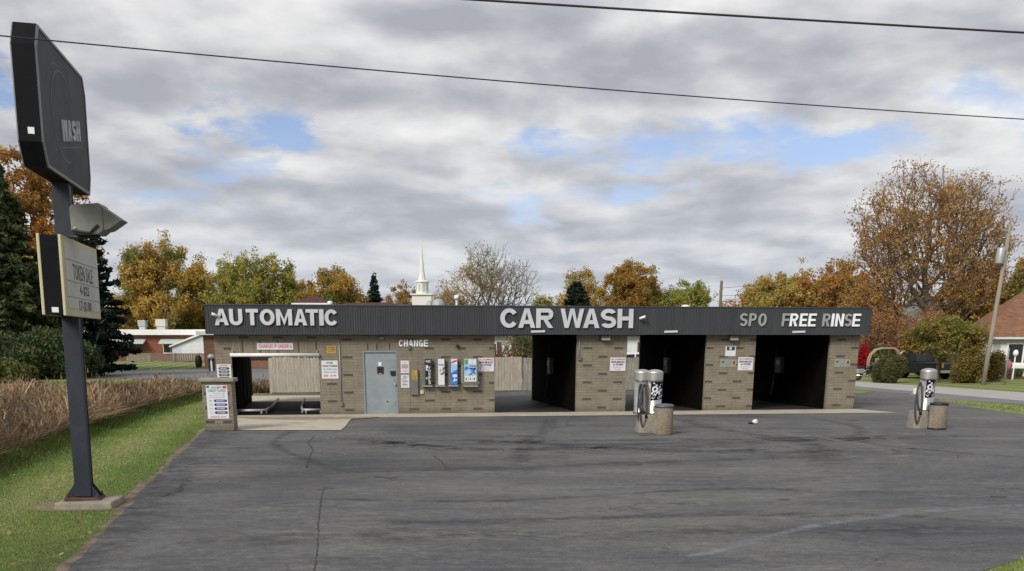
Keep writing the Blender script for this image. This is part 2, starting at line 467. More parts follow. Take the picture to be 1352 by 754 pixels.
# side street on the right and the road behind
sheet('side_street', [(16.6, 64), (19.0,56.6), (20.3,53), (20.2,46), (21.9,43.2), (25.0,30), (28,20), (33,20), (29,38), (23.6, 46.0), (21.2, 59.9), (14.5,66), (-8,68), (-8,58), (10,58)], .006, M['road'], 'grey asphalt street beside the lot')
sheet('pale_street', [(-6, 66.4), (13,66.4), (21.0,60.5), (23.1,46), (26,34), (32,20), (38,20), (31,40), (26.9,53), (23.6,68), (12,73), (-6,73)], .012, M['road_pale'], 'pale concrete side street running past the lawns')
sheet('back_road', [(-75,98), (-45,83), (-27.5,73.5), (-19,69.2), (-12,64), (-9,58), (-6,58), (-6,100), (-27,101), (-33.7,91.5), (-60,106)], .010, M['road'], 'grey road behind the cattails')

sheet('grass_patch', jag([(19.7,57.6),(20.3,56.4),(19.9,53.9),(18.2,52.3),(16.8,53.2),(16.6,57.0)], .5, .12, True, 12), .0165, M['lawn'], 'small wedge of grass at the corner of the side street')
# worn marks on the lot
ribbon('asphalt_crack', [(-4.9,28.5),(-4.72,26.5),(-4.25,24.5),(-4.2,23.9),(-3.8,21.0)], .028, .013, M['crack'], 'dark crack running to the automatic bay', .6, 4)
ribbon('asphalt_crack', [(-2.98,18.1),(-2.80,16.6),(-2.55,14.9),(-2.15,12.3),(-1.9,10.5)], lambda t: .022-.008*t, .013, M['crack'], 'dark seam running towards the camera', .5, 2)
ribbon('asphalt_crack', [(-3.12,17.9),(-2.95,18.05),(-2.78,18.0)], .13, .0135, M['crack_brown'], 'brown worn hole at the top of the dark seam', .9, 3, .05)
ribbon('asphalt_crack', [(-1.33,23.3),(-1.1,22.2),(-.88,20.7)], .03, .013, M['crack'], 'thin slanting crack', .5, 5)
ribbon('asphalt_crack', [(-2.9,20.2),(-1.9,20.5),(-.88,20.7)], .03, .0132, M['crack_brown'], 'brown thin cross crack', .6, 6)
ribbon('asphalt_crack', [(-5.75,19.6),(-5.6,18.4),(-5.45,17.9),(-5.5,17.0)], lambda t: .10-.04*t, .013, M['crack'], 'broken dark edge of the asphalt', .8, 7)
def soft_mat(name, c, lo, hi, amt, sc=(1,1,1), scale=2.0):
    """worn-in mark: coverage broken up by wear and fading out towards its own edge"""
    m, nt, b = new_mat(name); b.inputs['Roughness'].default_value = .88; b.inputs['Specular IOR Level'].default_value = .2
    b.inputs['Base Color'].default_value = (*c, 1)
    at_ = N(nt, 'ShaderNodeAttribute'); at_.attribute_name = 'Col'
    n1 = noise(nt, scale, 9, .75, objco(nt, sc), .3)
    al = N(nt, 'ShaderNodeMath', operation='MULTIPLY'); nt.links.new(ramp(nt, n1, [(lo, 0.0), (hi, amt)]), al.inputs[0]); nt.links.new(at_.outputs['Fac'], al.inputs[1])
    nt.links.new(al.outputs[0], b.inputs['Alpha']); return m
def soft_ribbon(name, pts, w, z, m, label, seed=0, seg=.3):
    P = jag(pts, seg, 0); rg = random.Random(seed); V = []; Fc = []; C = []; prof = [(-1,0),(-.6,.55),(-.2,1),(.2,1),(.6,.55),(1,0)]; n = len(P); k = len(prof); ph = rg.uniform(0, 6)
    for i, q in enumerate(P):
        b = P[min(i+1, n-1)]; c = P[max(i-1, 0)]; dx, dy = b[0]-c[0], b[1]-c[1]; L = math.hypot(dx, dy) or 1
        ww = w*.5*(1+.25*math.sin(i*.7+ph)+rg.uniform(-.12,.12)); e = min(1, i/4, (n-1-i)/4)
        for (t, a_) in prof: V.append((q[0]-dy/L*ww*t, q[1]+dx/L*ww*t, z)); C.append((a_*e,)*3)
        if i:
            for j in range(k-1): Fc.append(((i-1)*k+j+1, (i-1)*k+j, i*k+j, i*k+j+1))
    o = np_mesh(name, np.array(V), np.array(Fc), m, None, np.array(C)); tag(o, label, None, None, 'structure'); return o
def curve_pts(P, k=14):
    out = []; P = [Vector((*p, 0)) for p in P]
    for i in range(len(P)-1):
        p0 = P[max(i-1,0)]; p1 = P[i]; p2 = P[i+1]; p3 = P[min(i+2,len(P)-1)]
        for j in range(k):
            u = j/k; q = .5*((2*p1)+(-p0+p2)*u+(2*p0-5*p1+4*p2-p3)*u*u+(-p0+3*p1-3*p2+p3)*u**3); out.append((q.x, q.y))
    return out+[(P[-1].x, P[-1].y)]
M['soft_pale'] = soft_mat('faded_line', (.24,.26,.295), .36, .62, .72, (1,1,1), 3.5)
M['soft_light'] = soft_mat('dry_worn_film', (.24,.23,.21), .42, .66, .70, (1,1.6,1), 2.2)
M['soft_dark'] = soft_mat('dark_rubber_film', (.034,.035,.041), .40, .66, .50, (1,1.4,1), 2.0)
soft_ribbon('painted_line', curve_pts([(2.3,12.05),(2.9,12.5),(4.57,14.2),(6.6,15.4),(8.6,16.1),(11.2,16.7)]), .30, .0128, M['soft_pale'], 'faded pale blue curved line on the asphalt', 8)
soft_ribbon('painted_line', [(.5,10.9),(2.0,11.0),(4.0,11.3)], .10, .0128, M['soft_pale'], 'thin pale scuff line on the asphalt', 9)
rg = random.Random(21); zz_ = .0092
for i in range(26):      # tyre-worn tracks: in from the street, across, and out of the bays
    if i < 9:
        x0 = rg.uniform(-5,-1); pts = [(x0, rg.uniform(24,30)), (x0+3, rg.uniform(22,27)), (x0+8, rg.uniform(22,28)), (x0+14+rg.uniform(0,3), rg.uniform(24,30))]
    elif i < 18:
        y0 = rg.uniform(12,22); pts = [(-4.5+rg.uniform(0,3), y0), (0, y0+rg.uniform(-.8,.8)), (4, y0+rg.uniform(-.6,1.2)), (7.5, y0+rg.uniform(0,2.4))]
    else:
        xb = rg.choice((-6,-5.2,1.9,2.9,6.3,7.4,10.9,12)); pts = [(xb, 35.5), (xb+rg.uniform(-.3,.5), 31), (xb+rg.uniform(-1.5,2.5), 26), (xb+rg.uniform(-4,5), 21)]
    pts = [(max(-5.4 if q[1] < 20 else -6.6, q[0]), q[1]) for q in pts]
    zz_ += .00007
    soft_ribbon('tyre_track', curve_pts(pts, 10), rg.uniform(.3,1.5), zz_, M['soft_light'] if rg.random() < .5 else M['soft_dark'], 'faint worn tyre track on the asphalt', 40+i)
soft_ribbon('tyre_track', curve_pts([(-4.9,10),(-5.2,14),(-6.1,19),(-7.2,25),(-7.9,29.6)]), 1.3, .0112, M['soft_dark'], 'dark damp band along the left edge of the asphalt', 90)
rg = random.Random(5)
for i in range(9):
    x = rg.uniform(-6.3, -3.2); y = rg.uniform(23, 29)
    L = rg.uniform(.2, .8); a = rg.uniform(.2, 1.3)
    ribbon('asphalt_scuff', [(x,y),(x+L*math.cos(a)*.6,y+L*math.sin(a))], rg.uniform(.02,.06), .0125+i*.0001, M['scuff_tan'], 'small pale scrape on the asphalt', .7, 20+i, .06)
sheet('drain_patch', jag([(7.2,22.3),(7.75,22.4),(7.9,22.6),(7.4,22.65)], .15, .06, True, 6), .0135, M['crack_brown'], 'dark broken patch in the asphalt')

M['oil'] = mat('oil_stain', (.034,.034,.038), .55, var=.5, scale=4, dirt=(.07,.068,.066), dirt_amt=.8)
rg = random.Random(9)
for i in range(16):
    x, y, a, b = ((rg.uniform(-3, 15), rg.uniform(27, 34), rg.uniform(.08,.35), rg.uniform(.05,.2)) if i < 10 else (rg.uniform(-3, 9), rg.uniform(15, 26), rg.uniform(.06,.22), rg.uniform(.05,.15)))
    sheet('oil_stain', [(x+a*math.cos(R(18*k))*rg.uniform(.6,1.1), y+b*math.sin(R(18*k))*rg.uniform(.6,1.1)) for k in range(20)], .0138+.00008*i, M['oil'], 'small dark oil stain on the asphalt')
# concrete apron and walkway in front of the building
sheet('walkway', [F(-3.0,-.01), F(-3.0,-1.0), F(.2,-1.5), F(.55,-1.75), F(20.6,-2.2), F(20.6,-2.0), F(20.1,0), F(20.1,-.01)], .020, M['concrete'], 'narrow concrete walkway along the foot of the building')
sheet('apron', jag([(-7.45,30.1),(-4.4,30.1),(-4.45,31.3),(-4.75,35.25),(-8.65,35.6),(-8.4,33)], .8, .02, True, 2), .026, M['concrete'], 'concrete apron in front of the automatic bay')
def arc(cx, cy, r, a0, a1, k=24): return [(cx+r*math.cos(R(a0+(a1-a0)*i/k)), cy+r*.75*math.sin(R(a0+(a1-a0)*i/k))) for i in range(k+1)]
M['stain'] = mat('apron_stain', (.235, .185, .125), .9, var=.25, scale=2.5, dirt=(.36,.32,.25), dirt_amt=.6)
sheet('apron_stain', jag(arc(-6.3,36.2,2.7,202,338), .3, .05, True, 3), .0305, M['stain'], 'brown arc shaped water stain on the apron')
sheet('rear_apron', [F(-4.6,8.5), F(6.2,8.5), F(6.2,13.6), F(-4.9,13.8)], .014, M['concrete'], 'concrete pad behind the building')
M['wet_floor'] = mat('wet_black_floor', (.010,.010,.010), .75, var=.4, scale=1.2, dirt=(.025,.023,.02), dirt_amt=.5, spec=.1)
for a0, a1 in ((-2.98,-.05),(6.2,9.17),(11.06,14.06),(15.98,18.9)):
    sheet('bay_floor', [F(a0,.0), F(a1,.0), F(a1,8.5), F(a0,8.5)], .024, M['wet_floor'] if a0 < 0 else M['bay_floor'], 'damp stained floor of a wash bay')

# ------------------------------------------------------------------ lettering
_tc = {}
def glyph(body, bold=0.0, shear=0.0, depth=.02, space=1.0):
    key = (body, bold, shear, depth, space)
    if key in _tc: return _tc[key]
    cu = bpy.data.curves.new('t', 'FONT'); cu.body = body; cu.size = 1
    cu.offset = bold; cu.shear = shear; cu.extrude = .01; cu.space_character = space; cu.resolution_u = 3
    o = bpy.data.objects.new('t', cu); COL.objects.link(o)
    dg = bpy.context.evaluated_depsgraph_get(); dg.update()
    me = bpy.data.meshes.new_from_object(o.evaluated_get(dg))
    V = np.array([v.co[:] for v in me.vertices]); Fc = [tuple(p.vertices) for p in me.polygons]
    bpy.data.objects.remove(o); bpy.data.curves.remove(cu); bpy.data.meshes.remove(me)
    lo = V.min(0); hi = V.max(0)
    V = (V-lo)/(hi-lo)
    _tc[key] = (V, Fc); return _tc[key]

def put_text(mb, body, x0, x1, z0, z1, y, depth=.004, bold=.02, shear=0, mi=0, space=1.0, axis=None):
    """text standing in the x-z plane, facing -y (front face at y-depth); axis maps (s,y,z)->xyz"""
    V, Fc = glyph(body, bold, shear, .01, space)
    vs = []
    for p in V:
        s = x0+(x1-x0)*p[0]; z = z0+(z1-z0)*p[1]; yy = y-depth*p[2]
        vs.append((s, yy, z) if axis is None else axis(s, yy, z))
    old = mb.mi; mb.mi = mi; mb._add(vs, Fc, False); mb.mi = old


def block(mb, ch, x0, x1, z0, z1, y, depth, st, mi=0, shear=0.0, axis=None):
    """heavy block capitals cut from board: straight bars and arcs; st = stroke width"""
    W, H = x1-x0, z1-z0; t = min(st, W*.45); th = min(st*.86, H*.27); P = []
    def bar(*q): P.append(list(q))
    def arc(cx, cz, rx, rz, a0, a1, tx, tz, n=14):
        for i in range(n):
            A, B = R(a0+(a1-a0)*i/n), R(a0+(a1-a0)*(i+1)/n)
            P.append([(cx+rx*math.cos(A), cz+rz*math.sin(A)), (cx+rx*math.cos(B), cz+rz*math.sin(B)), (cx+(rx-tx)*math.cos(B), cz+(rz-tz)*math.sin(B)), (cx+(rx-tx)*math.cos(A), cz+(rz-tz)*math.sin(A)), 'arc'])
    V = lambda a, z_a=0, z_b=None: bar((a,z_a),(a+t,z_a),(a+t,H if z_b is None else z_b),(a,H if z_b is None else z_b))
    Hz = lambda z, a=0, b=None: bar((a,z),(W if b is None else b,z),(W if b is None else b,z+th),(a,z+th))
    if ch in 'IHNMTEFPRUL':
        pass
    if ch == 'I': bar((0,0),(W,0),(W,H),(0,H))
    elif ch == 'T': Hz(H-th); V(W/2-t/2, 0, H-th)
    elif ch == 'H': V(0); V(W-t); Hz(H/2-th/2, t, W-t)
    elif ch == 'E': V(0); Hz(0, t); Hz(H-th, t); Hz(H/2-th/2, t, W*.93)
    elif ch == 'F': V(0); Hz(H-th, t); Hz(H/2-th/2, t, W*.9)
    elif ch == 'N': V(0); V(W-t); bar((t,H),(t,H-t*1.5),(W-t,0),(W-t,t*1.5))
    elif ch == 'M': V(0); V(W-t); m = t*.95; bar((t,H),(t,H-m*1.5),(W/2,0),(W/2,m*1.55)); bar((W-t,H),(W/2,m*1.55),(W/2,0),(W-t,H-m*1.5))
    elif ch == 'W':
        q = t*.93; a = W*.27; b = W*.73
        bar((0,H),(q,H),(a+q*.42,0),(a-q*.5,0)); bar((W/2-q*.5,H),(W/2,H),(W/2,H*.75),(a+q*.42,0),(a-q*.5+q*.35,0))
        bar((W/2,H),(W/2+q*.5,H),(b+q*.5-q*.35,0),(b-q*.42,0),(W/2,H*.75)); bar((W-q,H),(W,H),(b+q*.5,0),(b-q*.42,0))
    elif ch == 'A':
        q = t*1.02; k = (W/2-q*.5)/H
        bar((0,0),(q,0),(W/2,H*.80),(W/2,H),(W/2-q*.5,H)); bar((W-q,0),(W,0),(W/2+q*.5,H),(W/2,H),(W/2,H*.80))
        bar((W*.30,H*.20),(W*.70,H*.20),(W*.70-th*.45,H*.20+th),(W*.30+th*.45,H*.20+th))
    elif ch == 'O': arc(W/2, H/2, W/2, H/2, 0, 360, t, th, 28)
    elif ch == 'C': arc(W/2, H/2, W/2, H/2, 35, 325, t, th, 24)
    elif ch == 'G': arc(W/2, H/2, W/2, H/2, 40, 330, t, th, 24); bar((W/2,H*.36),(W,H*.36),(W,H*.36+th),(W/2,H*.36+th)); bar((W-t*.8,0),(W,0),(W,H*.36),(W-t*.8,H*.36))
    elif ch == 'U': V(0, W*.45); V(W-t, W*.45); arc(W/2, W*.45, W/2, W*.45, 180, 360, t, th, 16)
    elif ch in 'PR':
        r = H*.29; V(0); Hz(H-th, t, W-r); bar((t,H-2*r),(W-r,H-2*r),(W-r,H-2*r+th),(t,H-2*r+th)); arc(W-r, H-r, r, r, -90, 90, t*.9, th, 12)
        if ch == 'R': bar((W*.42,H-2*r),(W*.42+t*.95,H-2*r),(W,0),(W-t*1.1,0))
    elif ch == 'S':
        r = (H+th)/4; 
        arc(W/2, H-r, W/2, r, 25, 270, t, th, 16); arc(W/2, r, W/2, r, 90, -155, t, th, 16)
    else: return
    old = mb.mi; mb.mi = mi; kk = 0
    for q in P:
        isarc = q[-1] == 'arc'
        if isarc: q = q[:-1]
        kk += 0 if isarc else 1
        y1 = y-depth-.0006*kk
        pr = [(x0+a+shear*(b-H/2)*1.0, z0+b) for a, b in q]
        n = len(pr)
        vs = [(a, y1, b) for a, b in pr]+[(a, y, b) for a, b in pr]
        if axis: vs = [axis(*v) for v in vs]
        fs = [tuple(range(n))]+[(i, (i+1) % n, n+(i+1) % n, n+i) for i in range(n)]
        mb._add(vs, fs, False)
    mb.mi = old
def block_word(mb, word, x0, x1, z0, z1, y, depth, st, mi=0, shear=0.0, axis=None):
    rel = {'I':.45,'M':1.25,'W':1.35,' ':.5}; w = [rel.get(c,1.0) for c in word]; g = .16; tot = sum(w)+g*(len(word)-1); u = (x1-x0)/tot; x = x0
    for c, ww in zip(word, w):
        if c != ' ': block(mb, c, x, x+ww*u, z0, z1, y, depth, st, mi, shear, axis)
        x += (ww+g)*u

# ------------------------------------------------------------------ the car wash
bld = empty('car_wash_building', BO, BANG)
tag(bld, 'long low tan brick car wash with dark ribbed fascia and four open bays', 'car wash')
D = 8.5; HT = 2.75
def darkbricks(mb, u0, u1, zmax, skip=(), zmin=0, phase=0.0):
    """the darker accent bricks, each set 3 mm proud"""
    mb.mi = 1; rg = random.Random(3)
    for r in range(9):
        z = .13+.3*r
        if z+.07 > zmax or z < zmin: continue
        k0 = (.0 if r % 2 else .575) + .23
        k = -6
        while k < 22:
            u = k0+k*1.149; k += 1
            a = max(u, u0+.004); b = min(u+.33, u1-.004)
            if b-a < .06: continue
            if any(a < s[1] and b > s[0] and z < s[3] and z+.08 > s[2] for s in skip): continue
            mb.box(a, b, -.003, .01, z, z+.075)
    mb.mi = 0
BW = [M['brick'], M['brick_dark'], M['soldier']]
def wall(u0, u1, z0=0, z1=HT, skip=(), holes=None):
    mb = MB()
    mb.box(u0, u1, 0, .14, z0, z1)
    darkbricks(mb, u0, u1, z1, skip, z0)
    return mb
wall(-3.52, -2.98).build('wall', BW, bld)
# over the automatic bay: bricks standing on end
mb = MB(); mb.box(-2.98, -.03, .002, .14, 2.56, HT); mb.mi = 1
for u in (-2.7,-1.55,-.4): mb.box(u, u+.33, -.001, .01, 2.60, 2.67)
mb.mi = 2; mb.box(-2.98, -.03, 0, .14, 2.12, 2.56)
mb.mi = 1
for u in (-2.62,-2.02,-1.42,-.72,-.12): mb.box(u, u+.05, -.003, .01, 2.14, 2.54)
mb.build('lintel', BW, bld)
# middle wall with the door opening
DU0, DU1 = 1.50, 2.70
sk = [(DU0-.35, DU1+.05, 0, 2.6), (2.8,3.5,.6,1.95), (.02,.7,1.2,1.9)]
mb = wall(-.03, DU0, skip=sk); mb.box(DU1, 6.18, 0, .14, 0, HT); darkbricks(mb, DU1, 6.18, HT, sk)
mb.box(DU0, DU1, 0, .14, 2.48, HT); mb.mi = 2; mb.box(DU0, DU1, -.001, .14, 2.19, 2.48); mb.mi = 1
for u in (1.66,1.98,2.42): mb.box(u, u+.05, -.004, .01, 2.22, 2.44)
darkb = mb.build('wall', BW, bld)
for u0, u1 in ((9.19,11.05),(14.07,15.97),(18.92,20.06)):
    wall(u0, u1).build('wall', BW, bld)
# side, rear and inner walls
MB().box(-3.52, -3.38, .14, D-.14, 0, HT).build('side_wall', M['brick'], bld); MB().box(19.92, 20.06, .14, D-.14, 0, HT).build('side_wall', M['brick'], bld)
for u0, u1 in ((-3.52,-2.98),(-.03,6.18),(9.19,11.05),(14.07,15.97),(18.92,20.06)): MB().box(u0, u1, D-.14, D, 0, HT).build('rear_wall', M['brick'], bld)
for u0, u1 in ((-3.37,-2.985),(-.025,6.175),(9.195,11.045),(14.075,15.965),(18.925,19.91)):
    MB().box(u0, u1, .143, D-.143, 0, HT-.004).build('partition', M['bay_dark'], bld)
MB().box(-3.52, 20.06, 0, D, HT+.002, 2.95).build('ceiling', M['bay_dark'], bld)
MB().box(-3.5, 20.03, -.02, D, 2.954, 3.25).build('roof', M['grey_metal'], bld)
# rear fascia and bulkhead keep daylight off the bay ceilings
# ribbed fascia
FY = -.30; fu0, fu1 = -3.74, 20.26; zb, zt = 2.77, 3.68
def rib_profile(a, b, pitch=.086, dep=.016):
    out = []; k = int((b-a)/pitch); p = (b-a)/k
    for i in range(k):
        s = a+i*p
        out += [(s, 0), (s+p*.30, 0), (s+p*.42, dep), (s+p*.88, dep)]
    out.append((b, 0)); return out
def rib_sheet(mb, prof, place):
    vs = []; fs = []
    for s, d in prof:
        vs += [place(s, d, zb), place(s, d, zt)]
    for i in range(len(prof)-1): fs.append((2*i, 2*i+2, 2*i+3, 2*i+1))
    mb._add(vs, fs, False)
mb = MB()
rib_sheet(mb, rib_profile(fu0, fu1), lambda s, d, z: (s, FY-.0+(.022-d)*-1+.0, z))
rib_sheet(mb, rib_profile(FY, D+.3), lambda s, d, z: (fu0+d-.022, s, z))
rib_sheet(mb, rib_profile(FY, D+.3), lambda s, d, z: (fu1-d+.022, s, z))
rib_sheet(mb, rib_profile(fu0, fu1), lambda s, d, z: (s, D+.3+.022-d, z))
mb.box(fu0+.02, fu1-.02, FY+.02, FY+.06, zb+.01, zt-.01)
fas = mb.build('fascia', M['fascia'], bld)
mb = MB(); mb.box(fu0-.03, fu1+.03, FY-.035, FY+.10, zt, zt+.035)
mb.box(fu0-.03, fu0+.10, FY+.101, D+.33, zt, zt+.035); mb.box(fu1-.10, fu1+.03, FY+.101, D+.33, zt, zt+.035)
mb.box(fu0-.01, fu1+.01, FY-.03, FY+.03, zb-.03, zb-.002)
mb.build('coping', M['fascia_trim'], fas)
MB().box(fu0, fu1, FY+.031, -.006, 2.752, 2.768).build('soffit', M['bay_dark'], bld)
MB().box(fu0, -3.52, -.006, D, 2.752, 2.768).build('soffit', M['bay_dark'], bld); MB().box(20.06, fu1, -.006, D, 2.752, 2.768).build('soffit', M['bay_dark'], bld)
# steel door
dr = MB().box(DU0+.05, DU1-.05, .03, .075, .02, 2.13).build('door', M['door'], bld, .004)
mb = MB(); mb.box(DU0, DU0+.05, -.012, .10, 0, 2.19); mb.box(DU1-.05, DU1, -.012, .10, 0, 2.19); mb.box(DU0+.05, DU1-.05, -.012, .10, 2.13, 2.19)
mb.build('door_frame', M['door_frame'], bld, .004)
for z in (.35, 1.07, 1.82): MB().tube([(DU0+.05,.022,z-.05),(DU0+.05,.022,z+.05)], .012, 8).build('hinge', M['grey_metal'], dr)
MB().prism([(1.98,1.64),(2.22,1.64),(2.22,1.40),(2.00,1.40)], .018, .03).build('hatch', M['black'], dr)
MB().box(2.04,2.15,.012,.03,1.67,1.80).build('slot_plate', M['white'], dr, .003)
MB().box(2.06,2.15,.008,.018,1.395,1.43).build('slot_lip', M['redpale'], dr)
MB().prism([(2.44,1.50),(2.68,1.50),(2.66,1.34),(2.50,1.32),(2.46,1.36)], .008, .03).build('lock_guard', M['black'], dr)
mb = MB(); mb.tube([(2.60,.03,1.04),(2.60,-.035,1.04)], .014, 8)
mb.smooth=True; mb.lathe([(0,-.04),(.03,-.03),(.04,0),(.03,.03),(0,.04)], 2.60, -.05, 12, z0=1.04)
mb.tube([(2.57,.03,1.18),(2.57,.01,1.18)], .022, 10)
mb.build('handle', M['steel'], dr)
MB().tube([(2.33,.03,.44),(2.33,.022,.44)], .03, 10).build('plug', M['black'], dr)
MB().box(DU0-.02, DU1+.02, -.06, .02, 0, .024).build('threshold', M['concrete'], bld)

# roof furniture, each a thing of its own standing on the roof
def local(o, u, w, z=0, rz=0):
    o.location = F(u, w, z); o.rotation_euler = (0, 0, BANG+rz); return o
def dome_vent(u, w, r, h, label):
    t = local(empty('roof_ventilator'), u, w, 3.25); tag(t, label, 'roof vent')
    MB().lathe([(r*.62,0),(r*.6,h*.55)], n=20).build('stack', M['galv'], t)
    MB().lathe([(r*.6,h*.5),(r,h*.52),(r*1.02,h*.66),(r*.85,h*.85),(r*.45,h*.97),(0,h)], n=24).build('hood', M['dull_hood'], t)
dome_vent(4.62, 4.1, .26, .86, 'wide domed metal ventilator on the roof beside the church spire')
dome_vent(4.30, 4.3, .14, .80, 'small dark domed ventilator left of the wide domed one on the roof')
def cap_pipe(u, w, r, h, label, m='galv'):
    t = local(empty('vent_pipe'), u, w, 3.25); tag(t, label, 'vent pipe')
    MB().lathe([(r,0),(r,h)], n=14).build('pipe', M[m], t)
    MB().lathe([(r*1.5,h-.1),(r*1.7,h-.02),(r*1.4,h+.04),(0,h+.06)], n=14).build('cap', M['white'], t)
cap_pipe(5.32, 4.0, .055, .93, 'thin capped metal flue pipe rising from the roof left of the CAR WASH lettering')
cap_pipe(.46, 3.9, .06, .68, 'short white pipe cap on the roof above the end of the AUTOMATIC lettering', 'white')
t = local(empty('roof_vent'), 14.5, 3.8, 3.25); tag(t, 'low white mushroom vent on the roof right of the CAR WASH lettering', 'roof vent')
MB().lathe([(.12,0),(.12,.5)], n=14).build('pipe', M['galv'], t)
MB().lathe([(.12,.48),(.22,.50),(.21,.58),(.1,.66),(0,.67)], n=18).build('hood', M['white'], t)

# fascia lettering
LY = FY-.022
def fz(name, items, z0, z1, label, mats, depth=.05, st=.16, shear=0, w=LY):
    t = MB()
    for it in items:
        ch, a, b = it[:3]; mi = it[3] if len(it) > 3 else 0
        block(t, ch, a, b, z0, z1, w-.004, depth, st, mi, shear)
    o = t.build(name, mats); local(o, 0, 0); tag(o, label, 'lettering'); return o
def seq(spec, off, k): return [(c, off+(a)*k, off+(b)*k) + tuple(r) for c, a, b, *r in spec]
k = .003605
fz('fascia_lettering', seq([('A',98,225),('U',232,352),('T',385,498),('O',512,648),('M',662,810),('A',825,948),('T',938,1053),('I',1062,1104),('C',1112,1240)], -3.42-98*k, k),
   3.03, 3.56, 'large pale grey block letters reading AUTOMATIC on the ribbed fascia', [M['letter']], st=.132)
k = .00688
fz('fascia_lettering', seq([('C',118,210),('A',212,300),('R',305,393),('W',432,555),('A',552,638),('S',645,727),('H',735,818)], 6.32-118*k, k),
   2.965, 3.62, 'largest pale grey block letters reading CAR WASH on the ribbed fascia', [M['letter']], st=.158)
k = .00413
g0 = 1; 
for word, lab in (([('S',110,182),('P',195,262),('O',282,357)], 'small dull grey letters reading SPO on the fascia'),
                  ([('F',503,575),('R',578,650,1),('E',670,738,1),('E',752,822,1)], 'small letters reading FREE on the fascia, the first one grey and the rest white'),
                  ([('R',885,955),('I',970,992,1),('N',1008,1085,1),('S',1095,1165),('E',1172,1245,1)], 'small mixed grey and white letters reading RINSE at the right end of the fascia')):
    fz('fascia_lettering', seq(word, 15.15-110*k, k), 3.04, 3.49, lab, [M['letter_grey'], M['letter_white']], depth=.035, st=.085, shear=.06)
o = MB(); block_word(o, 'CHANGE', 2.77, 3.80, 2.33, 2.56, -.004, .03, .05)
o = o.build('wall_lettering', M['letter_white']); local(o, 0, 0); tag(o, 'small white letters reading CHANGE on the brick wall above the papers', 'lettering')

# ------------------------------------------------------------------ signs on the walls
def sign(u0, u1, z0, z1, label, draw, face='sign_white', w=0.0, thick=.012, name='wall_sign', inks=(), cat='sign'):
    t = empty(name); local(t, u0, w, z0); tag(t, label, cat)
    W = u1-u0; H = z1-z0
    MB().box(0, W, -thick-.002, -.002, 0, H).build('board', M[face], t)
    mb = MB(); draw(mb, W, H, -thick-.0035)
    if mb.v: mb.build('print', [M[i] for i in inks], t)
    return t
def line(mb, txt, W, H, x0, x1, z0, z1, y, mi=0, bold=.03): put_text(mb, txt, W*x0, W*x1, H*z0, H*z1, y, .0015, bold, 0, mi)
def rect(mb, W, H, x0, x1, z0, z1, y, mi=0, rounded=False):
    old = mb.mi; mb.mi = mi
    a, b, c, d = W*x0, W*x1, H*z0, H*z1
    if rounded:
        r = (d-c)/2; pts = []
        for i in range(9): an = R(-90+180*i/8); pts.append((b-r+r*math.cos(an), c+r+r*math.sin(an)))
        for i in range(9): an = R(90+180*i/8); pts.append((a+r+r*math.cos(an), c+r+r*math.sin(an)))
        mb.prism(pts, y-.0012, y)
    else: mb.box(a, b, y-.0012, y, c, d)
    mb.mi = old
def d_banner(mb, W, H, y): line(mb, 'CHARGES IF UNDER 6', W, H, .04, .96, .22, .8, y, 0, .02)
sign(-2.10, -.88, 2.23, 2.45, 'long thin white sign with faded red capitals above the automatic bay', d_banner, inks=['red'], thick=.02)
def d_price(mb, W, H, y):
    rect(mb, W, H, .22, .78, .90, .96, y, 1)
    for i, s in enumerate(('BASIC','DELUXE','SUPER','THE WORKS')):
        z = .72-.165*i
        rect(mb, W, H, .12, .88, z, z+.125, y, 0, True); line(mb, s, W, H, .26, .74, z+.035, z+.09, y-.0016, 2)
sign(-3.50, -3.02, 1.10, 1.75, 'white price sign with black ovals on the corner pier behind the brick pedestal', d_price, inks=['ink','redpale','sign_white'])
def d_token(mb, W, H, y):
    line(mb, 'WE SELL', W, H, .28, .72, .83, .93, y, 0); line(mb, 'WASH TOKENS', W, H, .05, .95, .64, .76, y, 0)
    line(mb, 'FOR THE BEST DEALS', W, H, .08, .94, .48, .56, y, 1, .02); line(mb, 'COMING CALL FIRST', W, H, .08, .92, .32, .40, y, 1, .02)
    line(mb, '$20 - $100', W, H, .12, .88, .10, .22, y, 2)
sign(.06, .63, 1.25, 1.86, 'white sign reading WASH TOKENS on the wall right of the automatic bay', d_token, inks=['ink','teal','red'])
def d_yel(mb, W, H, y):
    line(mb, 'NOTICE', W, H, .15, .85, .68, .85, y, 0); line(mb, 'NO PARKING', W, H, .1, .9, .4, .55, y, 0)
    rect(mb, W, H, .15, .85, .2, .25, y, 0)
sign(.26, .59, 2.10, 2.36, 'small square yellow notice high on the brick wall', d_yel, face='yellow', inks=['rust'])
def d_paper1(mb, W, H, y):
    rect(mb, W, H, .1, .9, .38, .72, y, 0); rect(mb, W, H, .3, .7, .46, .62, y-.0015, 1); rect(mb, W, H, .2, .8, .8, .86, y, 1)
    for i in range(3): rect(mb, W, H, .15, .85, .1+.08*i, .13+.08*i, y, 1)
sign(2.82, 3.11, 1.42, 1.85, 'white paper notice with a pale photo, upper of the two beside the door', d_paper1, inks=['letter_grey','redpale'])
def d_paper2(mb, W, H, y):
    for i in range(7): rect(mb, W, H, .14, .86-.1*(i % 3), .12+.11*i, .17+.11*i, y, 0 if i % 2 else 1)
    rect(mb, W, H, .25, .75, .88, .93, y, 0)
sign(2.82, 3.11, .92, 1.36, 'white paper notice of violet lines, lower of the two beside the door', d_paper2, inks=['navy','letter_grey'])
